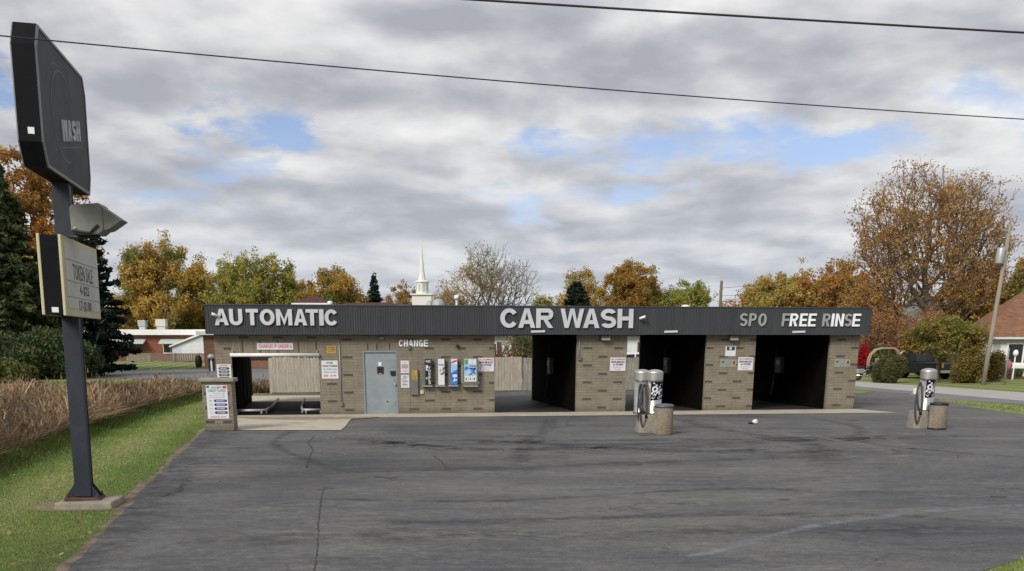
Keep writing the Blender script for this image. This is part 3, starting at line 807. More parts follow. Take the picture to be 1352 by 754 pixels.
def d_nod(mb, W, H, y):
    line(mb, 'NO DUMPING', W, H, .06, .96, .80, .93, y, 0); line(mb, 'MUD-MULCH', W, H, .08, .92, .59, .74, y, 1, .05)
    line(mb, 'or STONE', W, H, .18, .84, .40, .54, y, 2, .05); line(mb, 'VIOLATORS WILL BE', W, H, .15, .85, .23, .31, y, 3, .01); line(mb, 'FINED', W, H, .3, .7, .07, .17, y, 3, .01)
for u0, lab in ((5.57,'white NO DUMPING sign right of the vending machines'),(10.43,'white NO DUMPING sign on the brick pier behind the vacuum station'),(15.32,'white NO DUMPING sign on the pier under the SPO lettering')):
    t = sign(u0, u0+.58, 1.47, 1.94, lab, d_nod, inks=['red','ink','navy','redpale']); t['group'] = 'no dumping signs'
def d_bw(mb, W, H, y):
    rect(mb, W, H, .12, .90, .58, .95, y, 0); rect(mb, W, H, .36, .60, .66, .88, y-.0015, 1)
t = sign(14.80, 15.20, 1.98, 2.34, 'small white placard with a black top strip on the pier', d_bw, inks=['ink','sign_white'])
def d_mural(mb, W, H, y):
    rg = random.Random(int(W*1000))
    rect(mb, W, H, .04, .28, .1, .9, y, 0); rect(mb, W, H, .34, .62, .1, .9, y, 1); rect(mb, W, H, .70, .97, .25, .9, y, 2)
    rect(mb, W, H, .12, .22, .55, .8, y-.0015, 3); rect(mb, W, H, .42, .55, .3, .7, y-.0015, 0); rect(mb, W, H, .8, .9, .4, .75, y-.0015, 3)
M['fade_green'] = mat('faded_green_print', (.24, .27, .20), .7, var=.3, scale=20)
M['fade_blue'] = mat('faded_blue_print', (.19, .25, .28), .7, var=.3, scale=20)
M['fade_tan'] = mat('faded_tan_print', (.33, .24, .15), .7, var=.3, scale=20)
M['fade_grey'] = mat('faded_strip', (.27, .26, .21), .8, var=.25, scale=9)
for u0, lab in ((14.62,'faded picture strip beside the NO DUMPING sign on the pier'),(19.13,'faded picture strip on the last pier at the right end')):
    t = sign(u0, u0+.64, 1.58, 1.86, lab, d_mural, face='fade_grey', inks=['fade_green','fade_blue','fade_tan','ink']); t['group'] = 'faded picture strips'
# bay plates that hang at the bottom of the fascia
for u0, lab in ((7.43,'small white plate on the fascia bottom over the bay right of the NO DUMPING sign'),(12.32,'small white plate on the fascia bottom over the bay behind the first vacuum station'),(17.21,'small white plate on the fascia bottom under the FREE lettering')):
    o = MB().box(0, .50, -.03, -.002, 0, .075).build('fascia_plate', M['letter'], None, .006); local(o, u0, LY-.003, 2.80)
    o.rotation_euler = (0, R(-1.5), BANG)
    tag(o, lab, 'plate', 'plates under the fascia')

# ------------------------------------------------------------------ fixtures on the wall
def bullet_cam(u, z, yaw, lab):
    t = empty('security_camera'); local(t, u, LY-.0, z); tag(t, lab, 'camera', 'security cameras')
    MB().tube([(0,-.002,0),(0,-.10,.0)], .02, 8).build('bracket', M['white'], t)
    a = Matrix.Rotation(R(yaw), 4, 'Z') @ Matrix.Rotation(R(-18), 4, 'X')
    b = MB(); b.tube([a @ Vector((0,.03,0)), a @ Vector((0,-.20,0))], .045, 12); o = b.build('body', M['white'], t, loc=(0,-.12,.01))
    b = MB(); b.tube([a @ Vector((0,-.201,0)), a @ Vector((0,-.206,0))], .032, 12); b.build('lens', M['black'], o)
bullet_cam(-3.33, 3.33, -60, 'small white security camera at the first letter of AUTOMATIC')
bullet_cam(11.38, 3.29, 55, 'small white security camera right of the CAR WASH lettering')
def flood(u, lab, s=1.0):
    t = empty('wall_floodlight'); local(t, u, 0, 2.64); tag(t, lab, 'wall light', 'floodlights under the fascia')
    MB().box(-.17*s, .17*s, -.20*s, -.02, -.09*s, .07*s).build('case', M['grey_metal'], t, .012)
    MB().prism([(-.14*s,-.095*s),(.14*s,-.095*s),(.155*s,-.03*s),(-.155*s,-.03*s)], -.215*s, -.201*s).build('lens', M['galv'], t)
    MB().box(-.05, .05, -.02, -.001, .0, .09).build('bracket', M['grey_metal'], t)
flood(10.2, 'grey floodlight under the fascia on the pier below the CAR WASH lettering')
flood(15.05, 'grey floodlight under the fascia on the pier below the SPO lettering')
flood(2.17, 'small grey light under the fascia above the steel door', .5)
def conduit(pts, r, lab, box=None):
    t = empty('conduit'); local(t, 0, 0); tag(t, lab, 'conduit')
    MB().tube(pts, r, 8).build('pipe', M['galv'], t)
    mb = MB()
    for p in box: mb.box(p[0]-.05, p[0]+.05, -.075, -.004, p[1]-.07, p[1]+.07)
    mb.build('junction_box', M['grey_metal'], t, .005)
conduit([(.70,-.03,.42),(.70,-.03,2.745)], .016, 'thin vertical pipe down the wall beside the WASH TOKENS sign', [(.70,.38)])
conduit([(9.27,-.03,1.96),(9.27,-.03,2.745)], .014, 'short vertical pipe on the edge of the pier below the CAR WASH lettering', [(9.28,1.92)])
conduit([(3.13,-.008,0.03),(3.13,-.008,2.3)], .006, 'thin seam strip on the brick wall between the papers and the grey panel', [(3.13,2.31)])
# electrical panel
t = empty('electric_panel'); local(t, 3.15, 0, .68); tag(t, 'tall narrow grey electric panel with a yellow note', 'electric panel')
MB().box(0, .27, -.09, -.002, 0, .88).build('box', M['grey_metal'], t, .006)
MB().box(.05, .24, -.094, -.0905, .52, .85).build('note', M['yellow'], t)
mb = MB(); [mb.box(.07, .22-.02*i, -.096, -.0945, .56+.055*i, .575+.055*i) for i in range(5)]; mb.build('print', M['ink'], t)
MB().box(.10, .15, -.10, -.0905, .10, .13).build('latch', M['steel'], t)
o = MB().box(0, .12, -.05, -.002, 0, .13).build('outlet_box', M['cream'], None, .008); local(o, 3.49, 0, .70); tag(o, 'little cream outlet box on the wall under the vending machines', 'outlet box')
# hose hook on the wall
t = empty('wall_tap'); local(t, 4.84, 0, 2.33); tag(t, 'small dark tap with a bent spout above the vending machines', 'tap')
MB().tube([(0,0,0),(0,-.09,.01),(-.03,-.13,.02),(-.08,-.15,-.03)], .022, 8).build('spout', M['black'], t)
mb = MB(); mb.lathe([(0,-.012),(.05,-.012),(.05,.012),(0,.012)], 0, -.07, 10, z0=.055); mb.build('handle', M['black'], t)

def swirl(mb, W, H, y, mi, seed, k=7, x0=.1, x1=.9, z0=.1, z1=.9):
    rg = random.Random(seed); old = mb.mi; mb.mi = mi
    for i in range(k):
        cx = W*rg.uniform(x0, x1); cz = H*(z0+(z1-z0)*(i+.5)/k)
        r = W*rg.uniform(.10, .2); n = 9; ph = rg.uniform(0, 6)
        pts = []
        for j in range(n):
            a = 2*math.pi*j/n; rr = r*(.7+.5*math.sin(2*a+ph))
            pts.append((min(W*.97, max(W*.03, cx+rr*math.cos(a))), cz+rr*1.3*math.sin(a)))
        mb.prism(pts, y-.0012-.0003*i, y)
    mb.mi = old
def vending(u, lab, face, draw, inks):
    W, H = .325, .97
    t = empty('towel_dispenser'); local(t, u, 0, .96); tag(t, lab, 'vending machine', 'narrow vending machines on the wall')
    MB().box(0, W, -.17, -.002, .04, H).build('cabinet', M['grey_metal'], t, .006)
    MB().box(-.02, W+.01, -.23, -.002, 0, .038).build('tray', M['galv'], t, .004)
    p = MB().box(.085, W-.015, -.186, -.171, .06, H-.02).build('front_panel', M[face], t)
    mb = MB(); draw(mb, W-.1, H-.08, 0); o = mb.build('print', [M[i] for i in inks], p); o.location = (.085, -.1875, .06)
    MB().box(.015, .06, -.19, -.171, H-.16, H-.10).build('coin_slot', M['steel'], t)
def dv1(mb, W, H, y):
    line(mb, 'VAC', W, H, .1, .9, .86, .96, y, 0); rect(mb, W, H, .12, .48, .56, .76, y, 0); rect(mb, W, H, .28, .44, .6, .66, y-.0015, 1)
    put_v = 'TOWELS'
    for i, c in enumerate(put_v): put_text(mb, c, W*.50, W*.86, H*(.60-.115*i), H*(.70-.115*i), y, .0015, .03, .1, 0)
    rect(mb, W, H, .10, .36, .22, .30, y, 0, True)
vending(3.58, 'black fronted narrow vending machine with white lettering, nearest the door', 'black', dv1, ['sign_white','black'])
def dv2(mb, W, H, y):
    line(mb, 'TOWELS', W, H, .08, .92, .74, .80, y, 0); swirl(mb, W, H, y, 1, 4, 6, .25, .85, .38, .66)
    mb.mi = 0; mb.prism([(W*.62,H*.60),(W*.98,H*.68),(W*.98,H*.62),(W*.75,H*.56)], -.003, 0); mb.prism([(W*.45,H*.42),(W*.95,H*.52),(W*.95,H*.44),(W*.55,H*.38)], -.003, 0); mb.mi = 0
vending(4.04, 'white fronted narrow vending machine, middle one of the three', 'sign_white', dv2, ['ink','fade_blue'])
def dv3(mb, W, H, y):
    rect(mb, W, H, .0, 1, .80, 1, y, 2); mb.mi = 0; mb.prism([(W*.04,H*.82),(W*.5,H*.86),(W*.95,H*.90),(W*.95,H*.96),(W*.5,H*.94),(W*.04,H*.88)], -.003, -.0012)
    mb.mi = 1; mb.prism([(0,H*.46),(W,H*.60),(W,H*.80),(0,H*.80)], -.0012, 0)
    rect(mb, W, H, .25, .95, .30, .40, y, 2); mb.mi = 2
    mb.prism([(W*.3,H*.12),(W*.95,H*.17),(W*.9,H*.22),(W*.62,H*.20),(W*.65,H*.28),(W*.5,H*.28),(W*.45,H*.19),(W*.3,H*.17)], -.003, 0)
vending(4.50, 'blue and white narrow vending machine with a red stripe', 'blue', dv3, ['red','paleblue','sign_white'])
t = empty('vending_machine'); local(t, 4.99, 0, .93); tag(t, 'wide grey vending machine with blue, green and cream panels', 'vending machine')
MB().box(0, .56, -.24, -.002, .0, 1.0).build('cabinet', M['grey_metal'], t, .008)
MB().box(-.035, .0, -.20, -.14, .14, .78).build('side_bar', M['galv'], t)
MB().box(.03, .53, -.262, -.241, .02, .05).build('tray', M['galv'], t)
p = MB().box(.06, .50, -.252, -.241, .19, .985).build('front_panel', M['cream_dim'], t)
mb = MB(); W, H = .44, .79
rect(mb, W, H, .03, .30, .76, .97, 0, 0); rect(mb, W, H, .36, .62, .76, .97, 0, 4); rect(mb, W, H, .68, .97, .76, .97, 0, 4)
rect(mb, W, H, .02, .98, .30, .74, 0, 1)
mb.mi = 2; mb.prism([(W*.3,H*.60),(W*.95,H*.62),(W*.93,H*.54),(W*.72,H*.44),(W*.60,H*.52)], -.003, -.0012)
mb.mi = 3; mb.prism([(W*.02,H*.58),(W*.12,H*.68),(W*.35,H*.64),(W*.30,H*.54),(W*.05,H*.50)], -.003, -.0012)
swirl(mb, W, H, -.0012, 3, 9, 5, .2, .9, .32, .5)
line(mb, 'WASH', W, H, .4, .95, .65, .72, -.0014, 2)
for i in range(3): rect(mb, W, H, .03+.33*i, .31+.33*i, .03, .26, 0, 4); rect(mb, W, H, .1+.33*i, .2+.33*i, .08, .18, -.0014, 2 if i != 1 else 0)
o = mb.build('print', [M['green'], M['paleblue'], M['ink'], M['blue'], M['sign_white']], p); o.location = (.06, -.2535, .19)
mb = MB(); mb.lathe([(0,-.03),(.03,-.02),(.03,.02),(0,.03)], .575, -.20, 10, z0=.15); mb.build('knob', M['steel'], t)

# ------------------------------------------------------------------ inside the bays
o = empty('bay_crossbar'); local(o, 0, 0); tag(o, 'long white round bar across the top of the automatic bay', 'clearance bar')
MB().tube([(-3.02,-.07,2.055),(.0,-.07,2.055)], .062, 12).build('bar', M['white'], o)
mb = MB(); mb.box(-2.96,-2.92,-.06,-.004,2.05,2.22); mb.build('bracket', M['galv'], o); MB().box(-.10,-.06,-.06,-.004,2.05,2.22).build('bracket', M['galv'], o)
def rail(pts, lab):
    t = empty('guide_rail'); local(t, 0, 0); tag(t, lab, 'guide rail', 'tyre guide rails')
    MB().tube(pts, .05, 10).build('rail', M['galv'], t)
    mb = MB()
    for p in (pts[0], pts[1], pts[2]): mb.tube([(p[0], p[1], .02), (p[0], p[1], p[2])], .035, 8)
    mb.build('post', M['galv'], t)
rail([(-2.95,.35,.16),(-2.1,.35,.16),(-1.95,.5,.16),(-1.85,2.6,.16),(-1.85,8.0,.16)], 'pale tyre guide rail on the left side of the automatic bay')
rail([(-.04,.35,.16),(-.55,.35,.16),(-.68,.5,.16),(-.75,2.6,.16),(-.75,8.0,.16)], 'pale tyre guide rail on the right side of the automatic bay')
M['dimbox'] = mat('control_box', (.07,.065,.06), .5, .3, var=.2)
for u, lab in ((9.19,'grey control box on the dark wall of the bay under the CAR WASH lettering'),(14.07,'grey control box on the dark wall of the bay behind the first vacuum station'),(18.92,'grey control box on the dark wall of the bay under the FREE RINSE lettering')):
    t = empty('wash_control_box'); local(t, u, 4.2, 1.25); tag(t, lab, 'control box', 'control boxes in the wash bays')
    MB().box(-.16, .004, -.25, .25, 0, .62).build('cabinet', M['dimbox'], t, .01)
    MB().box(-.175, -.161, -.18, .18, .32, .52).build('dial_plate', M['galv'], t)
    mb = MB(); mb.tube([(-.05,.35,1.2),(-.12,.36,.5),(-.10,.5,-.6),(-.2,.45,-.9),(-.08,.4,-.3)], .018, 6); mb.build('hose', M['rubber'], t)
t = empty('plastic_tub'); local(t, 11.42, 5.2, .026); tag(t, 'low blue grey plastic tub just inside the bay behind the vacuum station', 'tub')
MB().lathe([(.0,.0),(.38,.0),(.44,.30),(.47,.31),(.46,.34),(.41,.33),(.36,.05),(0,.04)], n=24).build('shell', M['tub'], t)
MB().lathe([(.30,.34),(.40,.36),(.25,.46),(0,.50)], n=20).build('lid', M['tub'], t)
t = empty('dust_curtain'); local(t, -2.9, 1.0, 0); tag(t, 'black hanging strip curtain along the left wall of the automatic bay', 'curtain')
mb = MB()
for i in range(9):
    y = .1+.85*i; mb.prism([(-.06,y),(-.03+.02*(i % 2),y+.1),(-.03,y+.7),(-.06,y+.8)], .3, 2.5, 'z')
mb.build('strips', M['curtain'], t); MB().tube([(.03,0,2.55),(.03,7.3,2.55)], .03, 8).build('rod', M['grey_metal'], t)

# ------------------------------------------------------------------ brick pedestal with its sign
t = empty('brick_pedestal', (-7.88, 29.95, .02), R(4)); tag(t, 'short tan brick pedestal with a concrete cap beside the apron', 'pedestal')
mb = MB(); mb.box(-.42, .42, 0, .62, 0, 1.36); mb.mi = 1
for r, us in ((2,(-.38,.12)),(6,(-.36,.1)),(10,(-.38,.1))):
    for u in us: mb.box(u, u+.26, -.003, .01, .1*r+.01, .1*r+.085)
mb.build('body', BW[:2], t)
MB().box(-.50, .50, -.07, .69, 1.363, 1.47).build('cap', M['concrete_old'], t, .025)
t = empty('wall_sign', (-7.88, 29.95, .02), R(4)); tag(t, 'white CREDIT CARDS price sign with blue ovals on the brick pedestal', 'sign')
MB().box(-.30, .30, -.014, -.002, .34, 1.28).build('board', M['sign_white'], t)
mb = MB(); W, H = .6, .94
line(mb, 'ACCEPT', W, H, .24, .74, .90, .96, -.0152, 0, .02); line(mb, 'CREDIT CARDS', W, H, .08, .92, .80, .88, -.0152, 1)
rect(mb, W, H, .78, .96, .90, .98, -.0152, 2); rect(mb, W, H, .03,.15,.92,.98,-.0152,3)
for z in (.74,.68,.62): line(mb, 'ANY WASH ANY TIME', W, H, .30 if z > .7 else .12, .86, z, z+.03, -.0152, 4, .01)
for i, s in enumerate(('BASIC','DELUXE','SUPER','THE WORKS')):
    z = .50-.118*i; rect(mb, W, H, .34, .95, z, z+.075, -.0152, 3 if i < 3 else 5, True)
    line(mb, s, W, H, .45, .84, z+.02, z+.055, -.0168, 6); line(mb, '$%d' % (6+2*i), W, H, .13, .26, z+.015, z+.06, -.0152, 4, .01)
line(mb, 'THANK YOU', W, H, .12, .86, .03, .08, -.0152, 2, .01)
o = mb.build('print', [M[i] for i in ('navy','teal','red','navy','letter_grey','ink','sign_white')], t); o.location = (-.3, 0, .34)

# ------------------------------------------------------------------ vacuum stations
def vacuum_station(name, loc, rz, twin, lab):
    t = empty(name, loc, rz); tag(t, lab, 'vacuum station')
    # eight-sided concrete plinth
    c = .13; hx, hy = (.31 if twin else .235), .31
    def ring(s, z): return [(x*s, y*s, z) for x, y in ((-hx,-hy+c),(-hx+c,-hy),(hx-c,-hy),(hx,-hy+c),(hx,hy-c),(hx-c,hy),(-hx+c,hy),(-hx,hy-c))]
    mb = MB(); vs = ring(1.10, 0)+ring(.98, .46)+ring(.95, .50); fs = [tuple(range(7,-1,-1)), tuple(range(16,24))]
    for L in (0, 8):
        for i in range(8): fs.append((L+i, L+(i+1) % 8, L+8+(i+1) % 8, L+8+i))
    mb._add(vs, fs, False); mb.build('plinth', M['concrete_old'], t)
    posts = [(.12, -.06)] + ([(-.20, .14)] if twin else [])
    for (cx, cy) in posts:
        r = .215
        body = MB().lathe([(r*1.04,0),(r*1.04,.05),(r,.06),(r,.93)], cx, cy, 32, z0=.50).build('canister', M['steel'], t)
        MB().lathe([(r*1.01,.93),(r*1.09,.94),(r*1.09,1.15),(r*1.05,1.17),(r*.80,1.205),(r*.4,1.23),(0,1.237)], cx, cy, 36, False, z0=.50).build('dome', M['steel_cap'], body)
    # black decal band wrapped round the front of the first canister, with pale swirls
    cx, cy = posts[0]; r = .217
    def cyl(a, z, dr=0): return (cx+(r+dr)*math.sin(R(a)), cy-(r+dr)*math.cos(R(a)), .50+z)
    mb = MB(); a0, a1 = -38, 92
    for i in range(16):
        A = a0+(a1-a0)*i/16; B = a0+(a1-a0)*(i+1)/16
        zl = .38+.06*i/16; zl2 = .38+.06*(i+1)/16
        mb.quad(cyl(A, zl), cyl(B, zl2), cyl(B, .90), cyl(A, .90))
    mb.mi = 1
    def blob(pts, dr):
        for i in range(1, len(pts)-1): mb.poly([cyl(*pts[0], dr), cyl(*pts[i], dr), cyl(*pts[i+1], dr)])
    def stroke(path, w, dr=.003):
        for i in range(len(path)-1):
            (a, z), (b, y) = path[i], path[i+1]; L = math.hypot((b-a)*.0034, y-z) or 1
            na, nz = -(y-z)/L*w/.0034, ((b-a)*.0034)/L*w
            mb.quad(cyl(a+na, z+nz, dr), cyl(b+na, y+nz, dr), cyl(b-na, y-nz, dr), cyl(a-na, z-nz, dr))
    def ringp(ca, cz, ra, rz_, s, e, k=14): return [(ca+ra*math.cos(R(s+(e-s)*i/k)), cz+rz_*math.sin(R(s+(e-s)*i/k))) for i in range(k+1)]
    stroke(ringp(-6, .70, 17, .065, 0, 360), .022); stroke(ringp(50, .60, 23, .09, 215, -110), .028)
    stroke([(-20,.87),(8,.80),(40,.82),(84,.89)], .022, .0036); stroke([(-24,.44),(-6,.55),(12,.72),(34,.76),(70,.84)], .030, .0042)
    stroke([(18,.44),(32,.49),(54,.50)], .030); stroke([(-32,.56),(-22,.62),(10,.60),(28,.64)], .022, .0048)
    stroke([(62,.70),(80,.74),(90,.70)], .024)
    mb.build('decal', [M['sign_black'], M['sign_white']], t)
    # hose: hangs from a hook in a long loop
    def hose(hx_, hy_, dz, sw):
        P = [Vector((hx_+.08, hy_+.02, 1.28)), Vector((hx_, hy_-.06, 1.31)), Vector((hx_-.07*sw, hy_-.10, 1.15)), Vector((hx_-.11*sw, hy_-.13, .80)),
             Vector((hx_-.10*sw, hy_-.14, .45)), Vector((hx_-.02, hy_-.15, .16+dz)), Vector((hx_+.07*sw, hy_-.14, .45)), Vector((hx_+.08*sw, hy_-.12, .85)), Vector((hx_+.03, hy_-.08, 1.26)),
             Vector((hx_-.05, hy_-.10, 1.30)), Vector((hx_-.10*sw, hy_-.14, 1.0)), Vector((hx_-.02, hy_-.16, .62)), Vector((hx_+.05, hy_-.12, .55))]
        out = []
        for i in range(len(P)-1):
            p0 = P[max(i-1,0)]; p1 = P[i]; p2 = P[i+1]; p3 = P[min(i+2,len(P)-1)]
            for j in range(6):
                u = j/6
                out.append(.5*((2*p1)+(-p0+p2)*u+(2*p0-5*p1+4*p2-p3)*u*u+(-p0+3*p1-3*p2+p3)*u**3))
        out.append(P[-1]); return out
    h = MB().tube(hose(-.20, -.16, 0, 1.0), .026, 10).build('hose', M['rubber'], t)
    MB().tube([(-.15,-.30,.56),(-.13,-.31,.42)], [.03,.045], 10).build('nozzle', M['black'], h)
    if twin: MB().tube(hose(-.27, -.02, .12, .7), .024, 10).build('hose', M['rubber'], t)
    MB().tube([(cx-.17,cy-.04,1.27),(-.22,-.16,1.27),(-.23,-.20,1.31)], .012, 6).build('hook', M['steel'], t)
    MB().box(cx-.06, cx+.06, cy-.215, cy-.18, .58, .74).build('coin_box', M['steel_cap'], t, .005) if twin else MB().box(-.34,-.22,-.22,-.10,.98,1.16).build('lamp', M['white'], t, .03)
    return t
vacuum_station('vacuum_station', (4.47, 29.75, .008), R(3), True, 'steel car vacuum with two domed canisters and hanging hoses on concrete')
vacuum_station('vacuum_station', (12.80, 31.2, .008), R(6), False, 'steel car vacuum with a single domed canister at the right of the lot')
def bin_(loc, lidded, lab):
    t = empty('trash_bin', loc, R(20)); tag(t, lab, 'trash bin', 'round trash bins beside the vacuums')
    r = .255
    MB().lathe([(r*.93,0),(r*.95,.02),(r,.08),(r,.70),(r*.96,.74)], n=28).build('body', M['aggregate'], t)
    MB().box(-r*1.02, -r*.93, -.05, .05, .02, .70).build('seam', M['concrete_old'], t)
    if lidded: MB().lathe([(r*.98,.735),(r*1.05,.74),(r*1.05,.79),(r*.9,.82),(r*.3,.84),(0,.845)], n=28).build('lid', M['tub'], t)
    else:
        MB().lathe([(r*.98,.70),(r*1.04,.70),(r*1.04,.76),(r*.85,.76),(r*.83,.5),(0,.5)], n=28, cap=False).build('rim', M['black'], t)
        MB().lathe([(r*.98,.0),(r*1.05,.0),(r*1.05,.045),(r*.98,.05)], n=28).build('base_ring', M['black'], t)
bin_((4.76, 28.85, .008), True, 'round pebbled trash bin with a blue grey lid beside the twin vacuum')
bin_((13.12, 30.62, .008), False, 'round pebbled trash bin with an open black rim beside the single vacuum')
# litter
t = empty('crumpled_cup', (8.18, 32.6, .012), R(30)); tag(t, 'small crumpled white and black cup lying on the asphalt', 'litter')
mb = MB(); mb.lathe([(0,0),(.05,.0),(.07,.06),(.075,.14),(.06,.15),(.0,.145)], n=9); 
o = mb.build('cup', M['white'], t); o.rotation_euler = (R(80), R(20), 0); o.location = (0, 0, .06)
MB().prism([(-.16,-.05),(-.05,-.08),(.02,.0),(-.04,.08),(-.13,.06)], 0, .05, 'z').build('lid', M['black'], t)
# ------------------------------------------------------------------ the pole sign
ps = empty('pole_sign', (-6.44, 16.1, .118)); ps.rotation_euler = (0, R(1.83), R(9.85))
tag(ps, 'tall leaning dark pole sign with an eight sided WASH cabinet over a cream letter board', 'pole sign')
mb = MB()   # H-section column
mb.box(-.12,.12,-.12,-.10,.04,5.0); mb.box(-.12,.12,.10,.12,.04,5.0); mb.box(-.012,.012,-.099,.099,.04,5.0)
mb.box(.088,.11,-.099,.099,.04,5.0); mb.box(-.11,-.088,-.099,.099,.04,5.0)
mb.build('post', M['post_navy'], ps, .004)
mb = MB(); mb.box(-.27,.27,-.24,.24,-.012,.025)
b_ = mb.build('base_plate', M['rust'], ps, .006)
for sx, sy in ((-1,-1),(1,-1),(-1,1),(1,1)):
    g_ = MB().prism([(sx*.121,.026),(sx*.25,.026),(sx*.25,.05),(sx*.125,.23)], sy*.09-.008, sy*.09+.008).build('gusset', M['post_navy'], b_)
    MB().tube([(sx*.225,sy*.19,.02),(sx*.225,sy*.19,.09)], .014, 8).lathe([(.028,0),(.028,.025)], sx*.225, sy*.19, 6, False, z0=.026).build('bolt', M['rust'], b_)
pad = MB(); pad._add([(-.45,-.42,-.1),(.45,-.42,-.1),(.45,.42,-.1),(-.45,.42,-.1),(-.43,-.40,.105),(.43,-.40,.105),(.43,.40,.105),(-.43,.40,.105)],
    [(0,3,2,1),(4,5,6,7),(0,1,5,4),(1,2,6,5),(2,3,7,6),(3,0,4,7)])
o = pad.build('concrete_pad', M['concrete_old'], None, .03, (-6.36, 16.1, 0)); o.rotation_euler = (0,0,R(5))
tag(o, 'low weathered concrete pad under the pole sign', 'concrete pad')
# upper cabinet: octagon in the y-z plane
Y0, Y1, Z0, Z1 = -1.68, 1.39, 4.61, 6.315
octo = [(Y0+.18,Z0),(Y1-.14,Z0),(Y1,Z0+.25),(Y1,Z1-.25),(Y1-.14,Z1),(Y0+.18,Z1),(Y0,Z1-.28),(Y0,Z0+.28)]
cab = MB().prism(octo, -.14, .14, 'x').build('sign_cabinet', M['sign_black'], ps)
def inset(poly, d):
    cy = sum(p[0] for p in poly)/len(poly); cz = sum(p[1] for p in poly)/len(poly)
    return [(cy+(p[0]-cy)*(1-d), cz+(p[1]-cz)*(1-d*1.5)) for p in poly]
M['sign_face'] = mat('sign_face', (.034,.037,.043), .6, var=.4, scale=1.3, dirt=(.065,.068,.072), dirt_amt=.6, spec=.25)
M['sign_trim'] = mat('sign_trim', (.17,.17,.175), .5, .3, var=.15)
for sx in (1, -1):
    i1 = octo; i2 = inset(octo, .035); mb = MB()
    mb._add([(sx*.141,*p) for p in octo]+[(sx*.158,*p) for p in inset(octo,.006)]+[(sx*.158,*p) for p in i2]+[(sx*.148,*p) for p in i2],
            [(r*8+i, r*8+(i+1) % 8, r*8+8+(i+1) % 8, r*8+8+i) for r in range(3) for i in range(8)], False)
    mb.build('face_trim', M['sign_trim'], cab)
    MB().prism(i2, sx*.141, sx*.147, 'x').build('face', M['sign_face'], cab)
mb = MB(); ax = lambda s, y, z: (.148-y, s, z)
block_word(mb, 'WASH', -.50, .76, 5.10, 5.38, 0, .015, .09, 0, 0, lambda s, y, z: (.148-y, s, z+.17*(s+.5))); mb.build('lettering', M['letter_aged'], cab)
mb = MB()    # ghost outline left by the old logo
def ghost(pts, w):
    for i in range(len(pts)-1):
        (a, b), (c, d) = pts[i], pts[i+1]; L = math.hypot(c-a, d-b); na, nb = -(d-b)/L*w, (c-a)/L*w
        mb.quad((.1495,a+na,b+nb),(.1495,c+na,d+nb),(.1495,c-na,d-nb),(.1495,a-na,b-nb))
ghost([(-.25+.75*math.cos(R(a)), 5.45+.58*math.sin(R(a))) for a in range(40, 300, 12)], .014)
ghost([(-.5+.4*math.cos(R(a)), 5.95+.12*math.sin(R(a))) for a in range(0, 200, 15)], .010)
ghost([(-.5,5.02),(.2,5.13),(.85,5.25)], .010)
M['ghost'] = mat('ghost_outline', (.070,.073,.078), .6, var=.3)
mb.build('old_outline', M['ghost'], cab)
MB().box(-.02,.06,Y0-.006,Y0-.001,4.98,5.06).build('label_plate', M['white'], cab)
# letter board
Y0, Y1, Z0, Z1 = -1.09, 1.41, 2.75, 3.81
lb = MB().box(-.12,.12,Y0,Y1,Z0,Z1).build('letter_board', M['sign_black'], ps, .006)
for sx in (1, -1):
    MB().box(*sorted((sx*.121, sx*.163)), Y0-.01, Y1+.01, Z0-.01, Z1+.01).build('frame', M['cream'], lb, .01)
    MB().box(*sorted((sx*.164, sx*.169)), Y0+.13, Y1-.05, Z0+.10, Z1-.08).build('panel', M['cream_dim'], lb)
mb = MB(); ax = lambda s, y, z: (.170-y, s, z)
put_text(mb, 'TOKEN SALE', -.50, .90, 3.26, 3.48, 0, .002, .01, 0, 0, 1.15, ax)
put_text(mb, '4-$25', -.12, .56, 3.04, 3.20, 0, .002, .02, 0, 0, 1.1, ax)
put_text(mb, '17-$100', -.22, .66, 2.82, 2.98, 0, .002, .02, 0, 0, 1.1, ax)
mb.build('lettering', M['ink'], lb)
mb = MB()
for z in (.26,.48,.77): mb.box(.1695,.1725,Y0+.14,Y1-.06,Z0+z-.006,Z0+z+.003)
mb.build('letter_track', M['sign_trim'], lb)
MB().box(-.03,.06,Y0-.006,Y0-.001,Z0+.03,Z0+.10).build('label_plate', M['white'], lb)
# floodlight clamped to the pole
t = empty('pole_floodlight', (-6.03, 15.75, 3.98), R(4)); t.scale = (.88,.88,.88); tag(t, 'grey box floodlight with a pointed visor clamped to the sign pole', 'floodlight')
MB().prism([(.0,.02),(.0,.40),(.05,.45),(.36,.47),(.46,.48),(.52,.44),(.52,.06),(.44,.0),(.10,.0)], -.20, .20).build('case', M['flood'], t, .02)
MB().prism([(.522,.42),(.60,.37),(.82,.22),(.60,.08),(.522,.06)], -.19, .19).build('visor', M['flood'], t, .006)
MB().tube([(.02,-.21,.05),(.30,-.22,.02),(.44,-.21,.14)], .022, 8).tube([(-.18,-.02,-.02),(.10,-.02,-.03),(.40,-.02,-.02)], .03, 8).build('bracket', M['black'], t)
mb = MB(); mb.lathe([(0,0),(.022,.01),(.0,.03)], 0.07, -.215, 8, z0=.08); mb.build('knob', M['white'], t)

